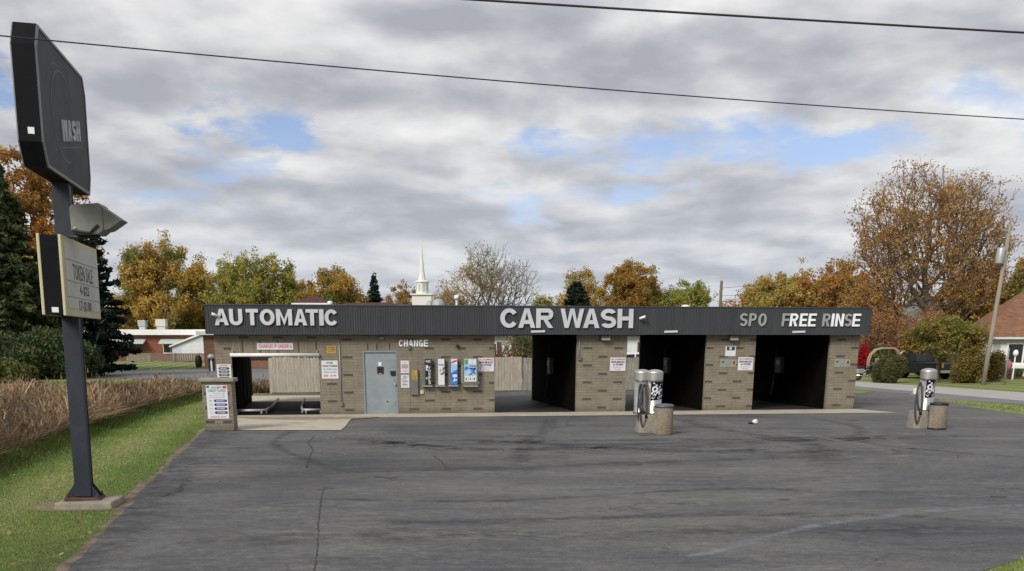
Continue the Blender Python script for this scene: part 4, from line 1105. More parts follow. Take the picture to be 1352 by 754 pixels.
# ------------------------------------------------------------------ wires and utility poles
def cable(name, a, b, sag, r, lab, seg=40):
    pts = []
    for i in range(seg+1):
        u = i/seg; p = Vector(a).lerp(Vector(b), u); p.z -= sag*4*u*(1-u); pts.append(p)
    o = MB().tube(pts, r, 6).build(name, M['wire']); tag(o, lab, 'cable'); return o
def ext(a, b, l, r):
    a = Vector(a); b = Vector(b); d = (b-a).normalized(); return a-d*l, b+d*r
a, b = ext((-6.035,14,6.06+.27), (9.01,19,6.17+.27), 8, 14)
cable('overhead_cable', a, b, .33, .0085, 'long thin overhead cable crossing the whole sky in front of the pole sign')
a, b = ext((-.11,17,7.44), (8.37,18,7.28), 12, 14)
cable('overhead_cable', a, b, .10, .016, 'thicker overhead cable crossing only the top right of the sky')
up = empty('utility_pole', (29.51, 63.05, 0)); up.rotation_euler = (0, R(2.6), 0); tag(up, 'leaning wooden utility pole with a grey transformer by the lawn', 'utility pole')
MB().lathe([(.145,-.2),(.13,2),(.10,9.05)], n=14).build('pole', M['pole_wood'], up)
tf_ = MB().lathe([(.0,-.0),(.22,.0),(.23,.05),(.23,.82),(.20,.88),(0,.90)], -.33, -.12, 18, z0=6.85).build('transformer', M['galv'], up)
mb = MB(); mb.tube([(-.33,-.12,7.73),(-.33,-.12,7.97)], .035, 8); mb.tube([(-.22,-.05,7.5),(-.1,0,7.7)], .02, 6); mb.build('bushing', M['steel'], tf_)
mb = MB(); [MB().tube(q, .028, 6).build('insulator', M['galv'], up) for q in ([(-.05,0,8.8),(-.28,0,8.85),(-.3,0,8.98)], [(-.02,0,8.3),(-.35,0,8.3)], [(.05,0,8.9),(.32,0,9.0)])]
o = MB().lathe([(.05,0),(.05,2.0),(.035,2.1),(0,2.12)], n=10).build('marker_post', M['galv'], None, 0, (30.9, 63.3, 0)); tag(o, 'thin grey post on the lawn just right of the leaning utility pole', 'post')
p2 = empty('utility_pole', (21.3, 100, 0)); tag(p2, 'far plain wooden utility pole above the SPO lettering', 'utility pole')
MB().lathe([(.20,0),(.13,7.9)], n=10).build('pole', M['bark'], p2)
MB().lathe([(.05,0),(.05,.35)], n=8).build('pin', M['galv'], p2, loc=(0,0,7.8))
p3 = empty('utility_pole', (-27.9, 72, 0)); tag(p3, 'thin pale pole in front of the dark trees behind the pole sign', 'utility pole')
MB().lathe([(.11,0),(.09,5.6)], n=10).build('pole', M['pole_wood'], p3)
MB().box(-.2,.2,-.05,.05,5.3,5.4).build('crossarm', M['pole_wood'], p3)
for i, (z0, z1, lab) in enumerate(((8.6,6.3,'highest faint wire from the leaning pole to the far pole'),(7.6,5.6,'middle faint wire from the leaning pole to the far pole'),(6.6,5.1,'lowest faint wire from the leaning pole to the far pole'))):
    cable('service_wire', (29.8,63,z0), (21.4,100,z1+1.0), .5, .018, lab, 16)

# ------------------------------------------------------------------ fences
def plank_fence(name, a, b, h, lab, m='wood_grey', w=.14, gap=.012, post_every=2.4, seed=1):
    rg = random.Random(seed); dx, dy = b[0]-a[0], b[1]-a[1]; L = math.hypot(dx, dy)
    t = empty(name, (a[0], a[1], 0), math.atan2(dy, dx)); tag(t, lab, 'fence')
    mb = MB(); x = 0
    while x < L-w*.5:
        hh = h+rg.uniform(-.03,.03); d = rg.uniform(-.006,.006)
        mb.prism([(x+.0,.06),(x+w,.06),(x+w,hh-.04),(x+w*.75,hh),(x+w*.25,hh),(x,hh-.04)], -.012+d, .008+d); x += w+gap
    mb.build('boards', M[m], t)
    mb = MB()
    for z in (.35, h*.55, h-.3): mb.box(0, L, .012, .05, z, z+.09)
    mb.build('rails', M[m], t)
    x = 0
    while x <= L+.1: MB().box(x-.045, x+.045, .052, .14, 0, h-.05).build('post', M[m], t); x += post_every
    return t
plank_fence('wooden_fence', (-11.0, 52.0), (1.5, 54.5), 1.76, 'tall weathered grey board fence behind the automatic bay', m='wood_pale')
plank_fence('wooden_fence', (1.62, 54.55), (14.2, 55.8), 1.72, 'tall grey board fence running on behind the other bays', seed=4)

# ------------------------------------------------------------------ houses
def window(u0, u1, z0, z1, y, parent, frame='white', glass='glass_dark', mull=1, bar=.06, sill=True):
    w = MB().box(u0, u1, y-.05, y-.002, z0, z1).build('window', M[frame], parent)
    mb = MB(); n = mull+1; W = (u1-u0-bar*(n+1))/n
    for i in range(n):
        a = u0+bar+i*(W+bar); mb.box(a, a+W, y-.056, y-.051, z0+bar, z1-bar)
    mb.build('pane', M[glass], w)
    if sill: MB().box(u0-.05, u1+.05, y-.11, y-.051, z0-.05, z0).build('sill', M[frame], w)
    return w
# long red brick house, far left
t = empty('brick_house', (-59.5, 142, 0), R(2)); tag(t, 'long flat roofed red brick house with pale awnings, far behind the cattails', 'house')
MB().box(0, 21.5, 0, 9, 0, 3.35).build('wall', M['red_brick'], t)
rf = MB().box(-.5, 21.9, -.8, 9.5, 3.352, 4.05).build('roof', M['white'], t)
for x, w, h in ((11.2,1.0,.8),(13.6,1.35,.95)):
    u = MB().box(x, x+w, 3, 4.2, 4.5, 4.5+h).build('rooftop_unit', M['galv'] if x < 12 else M['cream_dim'], t, .03)
    MB().box(x+.12, x+w-.12, 3.1, 4.1, 4.052, 4.498).build('curb', M['awning'], u)
window(6.7, 8.3, .9, 2.3, 0, t); window(10.2, 11.2, 1.1, 2.3, 0, t, frame='red_brick'); window(11.5, 12.5, 1.1, 2.3, 0, t, frame='red_brick'); window(15.2, 17.2, 1.0, 2.3, 0, t)
def awning(u0, u1, par):
    MB().prism([(0,2.85),(-1.5,2.3),(-1.5,2.2),(0,2.55)], u0, u1, 'x').build('awning', M['awning'], par)
awning(6.2, 13.0, t); awning(15.0, 18.6, t)
MB().tube([(9.0,-1.3,0),(9.0,-1.3,2.3)], .06, 8).build('awning_post', M['white'], t)
MB().tube([(8.85,-.05,0),(8.85,-.05,3.3)], .05, 8).build('downpipe', M['white'], t)
def low_fence(a, b, h, lab, m):
    t = empty('low_fence', (a[0], a[1], 0), math.atan2(b[1]-a[1], b[0]-a[0])); tag(t, lab, 'fence'); L = math.hypot(b[0]-a[0], b[1]-a[1])
    mb = MB(); x = 0
    while x < L: mb.box(x, x+.24, 0, .04, .1, h); x += .29
    mb.build('boards', M[m], t); MB().box(0, L, -.03, -.002, h-.12, h-.02).build('rail', M[m], t)
    x = 0
    while x <= L: MB().box(x-.06, x+.06, .042, .14, 0, h+.08).build('post', M[m], t); x += 3.1
M['deck_pale'] = mat('deck_pale', (.22,.19,.15), .9, var=.3)
M['deckwood'] = mat('deck_wood', (.17,.12,.09), .9, var=.3, scale=4)
low_fence((-46.6,134.5), (-43.6,134.5), 1.05, 'short pale board railing in front of the red brick house', 'deck_pale')
low_fence((-43.5,134.5), (-34.6,134.5), 1.05, 'long brown board railing in front of the red brick house', 'deckwood')
t = empty('garage', (-41.0, 135.5, 0), R(3)); tag(t, 'small white gabled garage right of the red brick house', 'garage')
MB().prism([(0,0),(6.2,0),(6.2,2.3),(3.9,3.35),(0,2.0)], 0, 7).build('wall', M['siding_grey'], t)
MB().prism([(-.3,1.95),(3.9,3.62),(6.5,2.35),(6.5,2.2),(3.9,3.36),(-.3,1.8)], -.3, 7.2).build('roof', M['white'], t)
d_ = MB().prism([(1.2,.05),(4.9,.05),(4.9,2.1),(3.9,2.45),(1.9,2.1),(1.2,1.6)], -.06, -.002).build('garage_door', M['siding'], t)
MB().box(2.9,3.1,-.09,-.061,.9,1.0).build('handle', M['galv'], d_)
o = empty('barbecue', (-28.35, 101.8, 0)); o.scale = (.66,.66,.66); tag(o, 'dark round covered barbecue on the far lawn left of the car wash', 'barbecue')
MB().lathe([(.0,.15),(.42,.2),(.50,.7),(.50,1.2),(.40,1.65),(.2,1.85),(0,1.9)], n=16).build('cover', M['black'], o)
mb = MB()
for a in (0,2.1,4.2): mb.tube([(.3*math.cos(a),.3*math.sin(a),0),(.25*math.cos(a),.25*math.sin(a),.3)], .04, 6)
mb.build('leg', M['black'], o)
# orange brick building right behind the car wash
t = empty('brick_building', (-27.4, 100.5, 0), R(3)); tag(t, 'low orange brown brick building with white eaves behind the automatic bay', 'building')
MB().box(0, 46, 0, 12, 0, 3.1).build('wall', M['orange_brick'], t)
MB().box(-.5, 46.5, -.6, 12.5, 3.102, 3.45).build('eaves', M['white'], t)
MB().prism([(2,3.452),(12.3,3.452),(11,3.8),(3,3.8)], .5, 45.5, 'x').build('roof', M['shingle_dark'], t)
for u in (4.2, 8.1, 12.0, 16.0): window(u, u+3.0, .9, 2.7, 0, t, frame='black', mull=1)
MB().box(7.55,7.85,-.1,-.002,0,3.1).build('downpipe', M['cream'], t)
t = empty('bollard_lamp', (-24.6, 92.4, .01)); t.scale = (.8,.8,.82); tag(t, 'pair of short posts with a white domed cap beside the far brick building', 'bollard')
mb = MB(); mb.box(-.32,-.12,-.1,.1,0,1.25); mb.box(.12,.32,-.1,.1,0,1.25); mb.build('post', M['black'], t); MB().box(-.09,.09,-.11,.11,0,1.25).build('panel', M['white'], t)
MB().lathe([(.40,0),(.40,.25),(.3,.42),(.12,.5),(0,.51)], n=16).build('cap', M['galv'], t, loc=(0,0,1.255))
# hipped maroon roof house seen over the left of the fascia
def hip(name, loc, rz, W, D_, h, rise, lab, wall_m, roof_m, cat='house'):
    t = empty(name, loc, rz); tag(t, lab, cat)
    MB().box(0, W, 0, D_, 0, h).build('wall', M[wall_m], t)
    e = .4; i = min(W, D_)*.42
    vs = [(-e,-e,h+.25),(W+e,-e,h+.25),(W+e,D_+e,h+.25),(-e,D_+e,h+.25),(i,D_/2,h+.25+rise),(W-i,D_/2,h+.25+rise)]
    mb = MB(); mb._add(vs, [(0,1,5,4),(1,2,5),(2,3,4,5),(3,0,4),(3,2,1,0)], False); mb.build('roof', M[roof_m], t)
    MB().box(-e, W+e, -e, D_+e, h+.002, h+.24).build('fascia_board', M['white'], t)
    return t
t = hip('house', (-19.8, 108, 0), R(2), 3.0, 7, 6.0, .85, 'house with a maroon hipped roof showing over the AUTOMATIC lettering', 'siding', 'shingle_dark')
window(.9, 2.1, 3.8, 5.2, 0, t)
t = hip('house', (-17.6, 118, 0), R(2), 8.2, 6, 6.15, .35, 'low maroon roof line joining the hipped house to the right', 'orange_brick', 'shingle_dark')
window(2, 4, 3.6, 5, 0, t)
# church with a white spire
t = empty('church', (-18, 185, 0)); tag(t, 'white church whose tall thin spire rises over the ribbed fascia', 'church')
MB().box(0, 11, 0, 22, 0, 5.5).build('wall', M['siding'], t)
MB().prism([(-.5,5.502),(11.5,5.502),(5.5,8.4)], -.4, 22.4).build('roof', M['shingle_dark'], t)
tw = MB().box(3.9, 7.3, 3, 6.4, 5.5, 10.35).box(3.65, 7.55, 2.75, 6.65, 10.352, 10.6).build('tower', M['steeple'], t)
bf = MB().lathe([(1.12,10.602),(1.12,12.5)], 5.6, 4.7, 8, False).build('belfry', M['steeple'], t)
MB().lathe([(1.3,12.502),(1.3,12.7),(1.0,12.85)], 5.6, 4.7, 8, False).build('belfry_cornice', M['steeple'], bf)
mb = MB()
for a in range(8):
    an = R(22.5+45*a); cx, cy = 5.6+1.04*math.cos(an), 4.7+1.04*math.sin(an)
    mb.box(-.03,.03,-.22,.22,10.95,12.2, Matrix.Translation((cx,cy,0)) @ Matrix.Rotation(an,4,'Z'))
mb.build('louvre', M['awning'], bf)
MB().lathe([(.66,12.852),(.46,14.2),(.28,16.3),(.05,19.7),(0,19.75)], 5.6, 4.7, 8, False).build('spire', M['steeple'], t)
# white house behind the grey fence
t = empty('house', (-1.2, 84, 0), R(3)); tag(t, 'white sided house with dark shutters behind the board fence', 'house')
MB().box(0, 17.5, 0, 8, 0, 2.9).build('wall', M['siding'], t)
MB().prism([(-.5,2.902),(8.5,2.902),(4,5.0)], -.4, 17.9, 'x').build('roof', M['shingle_dark'], t)
for u in (.55, 3.1, 10.6, 13.2):
    w_ = window(u, u+1.0, 1.2, 2.4, 0, t); MB().box(u-.38,u-.03,-.04,-.002,1.15,2.45).box(u+1.03,u+1.38,-.04,-.002,1.15,2.45).build('shutter', M['bark_dark'], w_)
MB().box(4.4,5.3,-.06,-.002,.1,2.3).build('door', M['wood_light'], t)
# right-hand house with brown roof
t = empty('house', (33.9, 74.5, 0), R(-14)); tag(t, 'white house with a big steep brown shingle roof at the right edge', 'house')
MB().box(.6, 16, 0, 9.0, 0, 2.75).build('wall', M['siding'], t)
mb = MB(); mb._add([(0,-.5,2.8),(16.5,-.5,2.8),(16.5,9.5,2.8),(0,9.5,2.8),(4.0,4.5,6.3),(13.5,4.5,6.3)], [(0,1,5,4),(1,2,5),(2,3,4,5),(3,0,4),(3,2,1,0)], False)
rf = mb.build('roof', M['shingle'], t); 
MB().box(.02,16.5,-.56,-.50,2.66,2.80).build('gutter', M['letter'], rf)
window(2.1, 5.4, .95, 2.45, 0, t, mull=2, bar=.13)
MB().box(2.0,5.5,-.35,-.12,.70,.90).build('window_box', M['white'], t)
MB().tube([(.75,-.08,0),(.75,-.08,2.7)], .07, 8).build('downpipe', M['letter_grey'], t)
MB().box(1.2,1.7,-.05,-.002,.6,2.4).build('shutter', M['letter_grey'], t)
MB().box(-.2,16.3,-1.4,-.1,.0,.16).build('flower_bed', M['rust'], t)
t = empty('lamp_post', (35.45, 71.6, 0)); t.scale = (.75,.75,.98); tag(t, 'white garden lamp post with a round globe before the right house', 'lamp post')
MB().lathe([(.10,0),(.07,.2),(.055,1.55)], n=10).build('post', M['white'], t)
MB().lathe([(0,0),(.10,.02),(.22,.16),(.23,.26),(.16,.42),(0,.47)], n=14).build('globe', M['letter_white'], t, loc=(0,0,1.54))
t = empty('garden_flag', (34.75, 71.2, 0)); t.scale = (.62,.62,.8); tag(t, 'small faded pink and blue garden flag before the right house', 'flag')
MB().tube([(0,0,0),(0,0,1.9)], .02, 6).build('staff', M['galv'], t)
M['pink'] = mat('pink_cloth', (.42,.14,.20), .8, var=.3, scale=6, dirt=(.10,.12,.25), dirt_amt=.8)
mb = MB()
V=[];Fc=[]
for i in range(7):
    V += [(.02+.11*i, .06*math.sin(i*1.3), 1.85-.10*i), (.02+.09*i, .06*math.sin(i*1.3+.5), .95-.02*i)]
    if i: Fc.append((2*i-2, 2*i, 2*i+1, 2*i-1))
mb._add(V, Fc, True); o = mb.build('cloth', M['pink'], t); sm = o.modifiers.new('solid','SOLIDIFY'); sm.thickness = .01
# pale gabled house in the trees
t = empty('house', (41.0, 112, 0), R(-8)); tag(t, 'pale gabled house half hidden by the orange trees', 'house')
MB().prism([(0,0),(7,0),(7,4.6),(3.5,7.0),(0,4.6)], 0, 9).build('wall', M['siding_grey'], t)
MB().prism([(-.4,4.4),(3.5,7.25),(7.4,4.4),(7.4,4.62),(3.5,7.5),(-.4,4.62)], -.4, 9.4).build('roof', M['white'], t)
window(1.0, 2.0, 2.6, 4.0, 0, t); window(4.6, 5.6, 2.6, 4.0, 0, t)

# ------------------------------------------------------------------ vehicles
def wheel(parent, x, y, r, w=.2, name='wheel'):
    o = MB().tube([(x,y-w/2,r),(x,y+w/2,r)], r, 24).build(name, M['tyre'], parent)
    MB().tube([(x,y-w/2-.012,r),(x,y-w/2-.002,r)], r*.62, 18).build('rim', M['chrome'], o)
    MB().tube([(x,y-w/2-.02,r),(x,y-w/2-.013,r)], r*.18, 10).build('hub', M['black'], o); return o
def pickup(loc, rz, lab, paint, suv=False, cat='pickup'):
    t = empty('parked_pickup' if not suv else 'parked_car', loc, rz); tag(t, lab, cat); W = .93
    prof = [(-2.7,.42),(-2.7,1.02),(-2.62,1.12),(-.62,1.14),(-.60,1.14),(.62,1.14),(1.0,1.13),(2.35,1.02),(2.62,.88),(2.68,.45),(2.2,.38),(-2.3,.38)]
    if suv: prof = [(-2.3,.42),(-2.35,1.05),(-2.3,1.15),(1.0,1.13),(2.1,1.0),(2.35,.85),(2.4,.45),(2.0,.38),(-2.0,.38)]
    b = MB().prism(prof, -W, W).build('body', M[paint], t, .05)
    cab = [(-.62,1.14),(-.50,1.80),(-.35,1.88),(.45,1.88),(.60,1.82),(1.25,1.14)] if not suv else [(-2.25,1.15),(-2.0,1.75),(-1.8,1.84),(.4,1.84),(.6,1.78),(1.25,1.13)]
    c = MB().prism(cab, -W+.08, W-.08).build('cab', M[paint], t, .04)
    for sy in (-1, 1):
        y = sy*(W-.078)
        w1 = [(-.48,1.20),(-.42,1.74),(.10,1.76),(.10,1.20)] if not suv else [(-2.05,1.20),(-1.85,1.70),(-.85,1.74),(-.85,1.20)]
        w2 = [(.18,1.20),(.18,1.76),(.50,1.76),(1.05,1.20)] if not suv else [(-.75,1.20),(-.75,1.74),(.4,1.74),(1.0,1.20)]
        for w_ in (w1, w2): MB().prism(w_, min(y,y+sy*.006), max(y,y+sy*.006)).build('side_window', M['glass_dark'], c)
    L = 2.70 if not suv else 2.38
    for sy in (-.7,.7):
        MB().box(-L-.02,-L+.02,sy-.10,sy+.10,.78,1.05).build('tail_light', M['amber'] if not suv else M['red'], t)
        MB().box(L-.10,L+.0,sy-.15,sy+.15,.68,.84).build('headlight', M['chrome'], t)
    MB().box(-L-.09,-L-.02,-.9,.9,.42,.60).build('bumper', M['chrome'], t, .02)
    for x in (-1.75 if not suv else -1.45, 1.75 if not suv else 1.5):
        for sy in (-.86,.86):
            wheel(t, x, sy, .39)
    return t
pickup((29.9, 74.2, 0), R(118), 'dark pickup truck with an amber tail light parked behind the round bushes', 'car_black')
pickup((9.6, 66.5, 0), R(5), 'white sport utility car parked behind the board fence', 'car_white', True, 'car')
t = empty('motorcycle', (25.15, 70.4, 0), R(12)); tag(t, 'dark motorcycle with chrome parts parked on the lawn left of the round bush', 'motorcycle')
for x in (-.78,.80):
    o = MB().tube([(x,-.07,.33),(x,.07,.33)], .33, 24).build('wheel', M['tyre'], t); MB().tube([(x,-.076,.33),(x,.076,.33)], .20, 18).build('rim', M['chrome'], o)
MB().tube([(-.78,-.1,.33),(-.3,-.12,.55),(.3,-.1,.8),(.55,0,.98),(.80,0,.33)], .035, 8).build('frame', M['black'], t)
MB().prism([(-.1,.72),(.0,.95),(.35,1.02),(.5,.92),(.35,.76)], -.15, .15).build('fuel_tank', M['car_black'], t, .04)
MB().prism([(-.75,.78),(-.72,.92),(-.45,.90),(-.15,.80),(-.10,.72),(-.6,.70)], -.14, .14).build('seat', M['black'], t, .03)
MB().box(-.25,.28,-.2,.2,.30,.68).build('engine', M['chrome'], t, .04)
MB().tube([(.1,-.2,.4),(-.3,-.24,.30),(-1.0,-.24,.34)], .045, 8).build('exhaust', M['chrome'], t)
MB().tube([(.40,-.38,1.12),(.52,-.2,1.05),(.52,.2,1.05),(.40,.38,1.12)], .02, 6).build('handlebar', M['chrome'], t)
MB().prism([(.55,1.0),(.72,1.05),(.60,1.42),(.56,1.42)], -.18, .18).build('windscreen', M['galv'], t)
MB().box(-1.0,-.5,-.34,-.17,.45,.75).build('saddlebag', M['galv'], t, .04)
t = empty('canopy_frame', (27.7, 77.5, 0), R(-6)); tag(t, 'tan arched hoop frame showing over the round bush', 'frame')
for yy in (0, .5):
    MB().tube([(0,yy,.0),(0,yy,1.25),(.12,yy,1.6),(.45,yy,1.92),(.85,yy,2.02),(1.7,yy,2.02),(2.0,yy,1.85),(2.1,yy,1.5),(2.1,yy,0)], .065, 8).build('hoop', M['tan'], t)
MB().tube([(.85,0,2.02),(.85,.5,2.02)], .04, 6).build('ridge_bar', M['tan'], t)
MB().prism([(0,.5),(1.2,.5),(1.5,1.2),(1.2,1.75),(.4,1.85),(0,1.3)], 0, .6).build('cover', M['cream'], None, .05).location = (30.2, 78.5, 0)
o = bpy.data.objects['cover'] if 'cover' in bpy.data.objects else None
o = [x for x in bpy.data.objects if x.name.startswith('cover') and x.parent is None][-1]; o.name = 'covered_mower'; tag(o, 'pale yellow cover over a machine behind the dark pickup', 'cover')
o = MB().lathe([(.05,0),(.08,.15),(.06,.3),(.03,.4),(0,.42)], n=10).build('lawn_ornament', M['white'], None, 0, (26.4, 64.3, 0)); tag(o, 'small white lawn ornament right of the round bush', 'ornament')
# ------------------------------------------------------------------ trees
def tubes_np(A, B, ra, rb, k=4):
    """tapered prisms between points A and B (n,3)"""
    n = len(A); d = B-A; L = np.linalg.norm(d, axis=1, keepdims=True)+1e-9; d = d/L
    up = np.where(np.abs(d[:, 2:3]) < .9, np.array([[0,0,1.0]]), np.array([[1.0,0,0]]))
    x = np.cross(d, up); x /= np.linalg.norm(x, axis=1, keepdims=True)+1e-9; y = np.cross(x, d)
    V = np.zeros((n, 2*k, 3))
    for j in range(k):
        a = 2*math.pi*j/k
        o = x*math.cos(a)+y*math.sin(a)
        V[:, j] = A+o*ra[:, None]; V[:, k+j] = B+o*rb[:, None]
    base = (np.arange(n)*2*k)[:, None]
    Fs = [base+np.array([[j, (j+1) % k, k+(j+1) % k, k+j]]) for j in range(k)]
    return V.reshape(-1, 3), np.concatenate(Fs)

def skeleton(pts, trunk, trunk_r, spread=.35, rg=None):
    """join crown points to the trunk so that limbs fork and thin outwards"""
    base = trunk[-1]
    order = np.argsort(np.linalg.norm(pts-trunk[0], axis=1)); pts = pts[order]
    n0 = len(trunk); P = np.zeros((n0+len(pts), 3)); P[:n0] = trunk
    cost = np.zeros(n0+len(pts)); par = np.full(n0+len(pts), -1)
    for i in range(1, n0): par[i] = i-1; cost[i] = cost[i-1]+np.linalg.norm(trunk[i]-trunk[i-1])
    for i in range(len(pts)):
        m = n0+i; d = np.linalg.norm(P[:m]-pts[i], axis=1)
        c = d+spread*cost[:m]+ .6*np.maximum(0, P[:m,2]-pts[i,2]) + (d < .05)*9
        c[:max(1, n0-3)] += 50
        j = int(np.argmin(c)); P[m] = pts[i]; par[m] = j; cost[m] = cost[j]+d[j]
    r2 = np.zeros(len(P)); nchild = np.zeros(len(P), int)
    for i in range(len(P)-1, 0, -1):
        if nchild[i] == 0: r2[i] = 1.0
        r2[par[i]] += r2[i]; nchild[par[i]] += 1
    rad = trunk_r*(r2/r2[0])**.46
    return P, par, rad, nchild

def leaf_cloud(C, size, col, rg, elong=1.6, droop=0.0, flat=.0):
    """C (n,3) leaf centres; each leaf one quad in its own direction"""
    n = len(C); u = rg.normal(size=(n,3)); u[:,2] *= (1-flat)
    u /= np.linalg.norm(u, axis=1, keepdims=True)
    u[:,2] -= droop
    w = rg.normal(size=(n,3)); v = np.cross(u, w); v /= np.linalg.norm(v, axis=1, keepdims=True)
    s = size*rg.uniform(.6, 1.35, size=(n,1))
    V = np.stack([C-u*s*elong*.5, C+v*s*.42, C+u*s*elong*.5, C-v*s*.42], axis=1).reshape(-1,3)
    Fc = np.arange(4*n).reshape(n,4)
    return V, Fc, np.repeat(col, 4, axis=0)

def tree(name, label, loc, h, W, leaves, colors, crown_z=.3, n_pts=260, lobes=9, leaf=.22, trunk_r=.22, bark='bark', seed=0, per=None,
         spread=.35, scatter=.45, bare_side=None, top=1.0, group=None, depth=None, twig=.012, fork=None, shape=1.0, cat='tree', tint=.22, lean=(0,0), open_=0.0):
    rg = np.random.default_rng(seed+100)
    Wy = depth or W
    z0 = h*crown_z; cz = (h+z0)/2; hz = (h-z0)/2
    # uneven crown: overlapping lobes inside the outline
    L = []
    for i in range(lobes):
        a = 2*math.pi*(i*.618+rg.uniform(-.08,.08)); q = rg.uniform(-.75, .85)
        rr = math.sqrt(max(0.05, 1-abs(q)**(2*shape)))*.62
        R_ = rg.uniform(.30, .46)
        L.append((rr*math.cos(a), rr*math.sin(a), q*.68, R_))
    L.append((0, 0, .55*top, .42)); L.append((0, 0, 0, .5))
    L = np.array(L)
    k = rg.integers(0, len(L), n_pts)
    u = rg.normal(size=(n_pts,3)); u /= np.linalg.norm(u, axis=1, keepdims=True); u *= rg.uniform(.15, 1, size=(n_pts,1))**(.45)
    Q = L[k,:3]+u*L[k,3:4]
    pts = np.stack([Q[:,0]*W/2*1.05+lean[0]*(Q[:,2]+1), Q[:,1]*Wy/2*1.05, cz+Q[:,2]*hz*1.04], axis=1)
    pts[:,2] = np.minimum(pts[:,2], h)
    fz_ = fork or z0*.75
    tr = np.array([[0,0,-.1],[.02*h*rg.normal()*.2,0,fz_*.35],[.02*h*rg.normal()*.3,.0,fz_*.7],[.02*h*rg.normal()*.4,0,fz_],[0.02*h*rg.normal()*.4,0,fz_+hz*.35]])
    P, par, rad, nch = skeleton(pts, tr, trunk_r, spread, rg)
    idx = np.arange(1, len(P)); rad = np.maximum(rad, twig)
    A = P[par[idx]]; B = P[idx]
    # bend each branch at the middle
    mid = (A+B)/2+rg.normal(size=A.shape)*.06*np.linalg.norm(B-A, axis=1, keepdims=True)
    ra = np.minimum(rad[par[idx]], rad[idx]*1.7); rb = rad[idx]
    V1, F1 = tubes_np(A, mid, ra, (ra+rb)/2, 5); V2, F2 = tubes_np(mid, B, (ra+rb)/2, rb, 5)
    Vs = [V1, V2]; Fs = [F1, F2+len(V1)]; off = len(V1)+len(V2)
    # twigs
    ends = P[nch == 0]; ep = P[par[np.where(nch == 0)[0]]]
    nt_ = 3 if per is None else per
    E = np.repeat(ends, nt_, axis=0); D = np.repeat(ends-ep, nt_, axis=0); D /= np.linalg.norm(D, axis=1, keepdims=True)+1e-9
    T = E+(D*.8+rg.normal(size=E.shape)*.45+np.array([0,0,.25]))*scatter*rg.uniform(.8,1.9,size=(len(E),1))
    V3, F3 = tubes_np(E, T, np.full(len(E), twig), np.full(len(E), twig*.45), 3)
    Vb = np.concatenate(Vs); Fb = np.concatenate(Fs)
    t = empty(name, (loc[0], loc[1], 0), seed*1.3 % 6.28 if bare_side is None else 0); tag(t, label, cat, group)
    V4, F4 = tubes_np(E, T, np.full(len(E), twig), np.full(len(E), twig*.45), 4)
    np_mesh('trunk', np.concatenate([Vb, V4]), np.concatenate([Fb, F4+len(Vb)]), M[bark], t, smooth=True)
    # leaves: in clumps round twigs and branch ends
    if leaves:
        src = np.concatenate([T, E, P[len(tr):]]); w = np.ones(len(src))
        if bare_side is not None: w = np.clip(.5-bare_side*src[:,0]/W*2.4 - .35*(src[:,2]-cz)/hz, .03, 1)
        if open_: w *= np.clip(1-open_*(src[:,2]-z0)/(h-z0), .05, 1)
        w /= w.sum(); kk = rg.choice(len(src), leaves, p=w)
        C = src[kk]+rg.normal(size=(leaves,3))*scatter*np.array([.55,.55,.45])
        cols = np.array(colors); nb = len(cols)
        # clump colour follows position; single leaves vary around it
        ph = np.sin(C[:,0]*1.1+seed)+np.sin(C[:,1]*.9+seed*2)+np.sin(C[:,2]*1.3+seed*3)+rg.normal(size=leaves)*.55
        ci = np.clip(((ph+3)/6*nb).astype(int), 0, nb-1)
        c = cols[ci]*(1+rg.normal(size=(leaves,1))*tint); c = np.clip(c, .004, .9)
        V, Fc, cc = leaf_cloud(C, leaf, c, rg)
        np_mesh('crown', V, Fc, M['leaf'], t, cc)
    return t

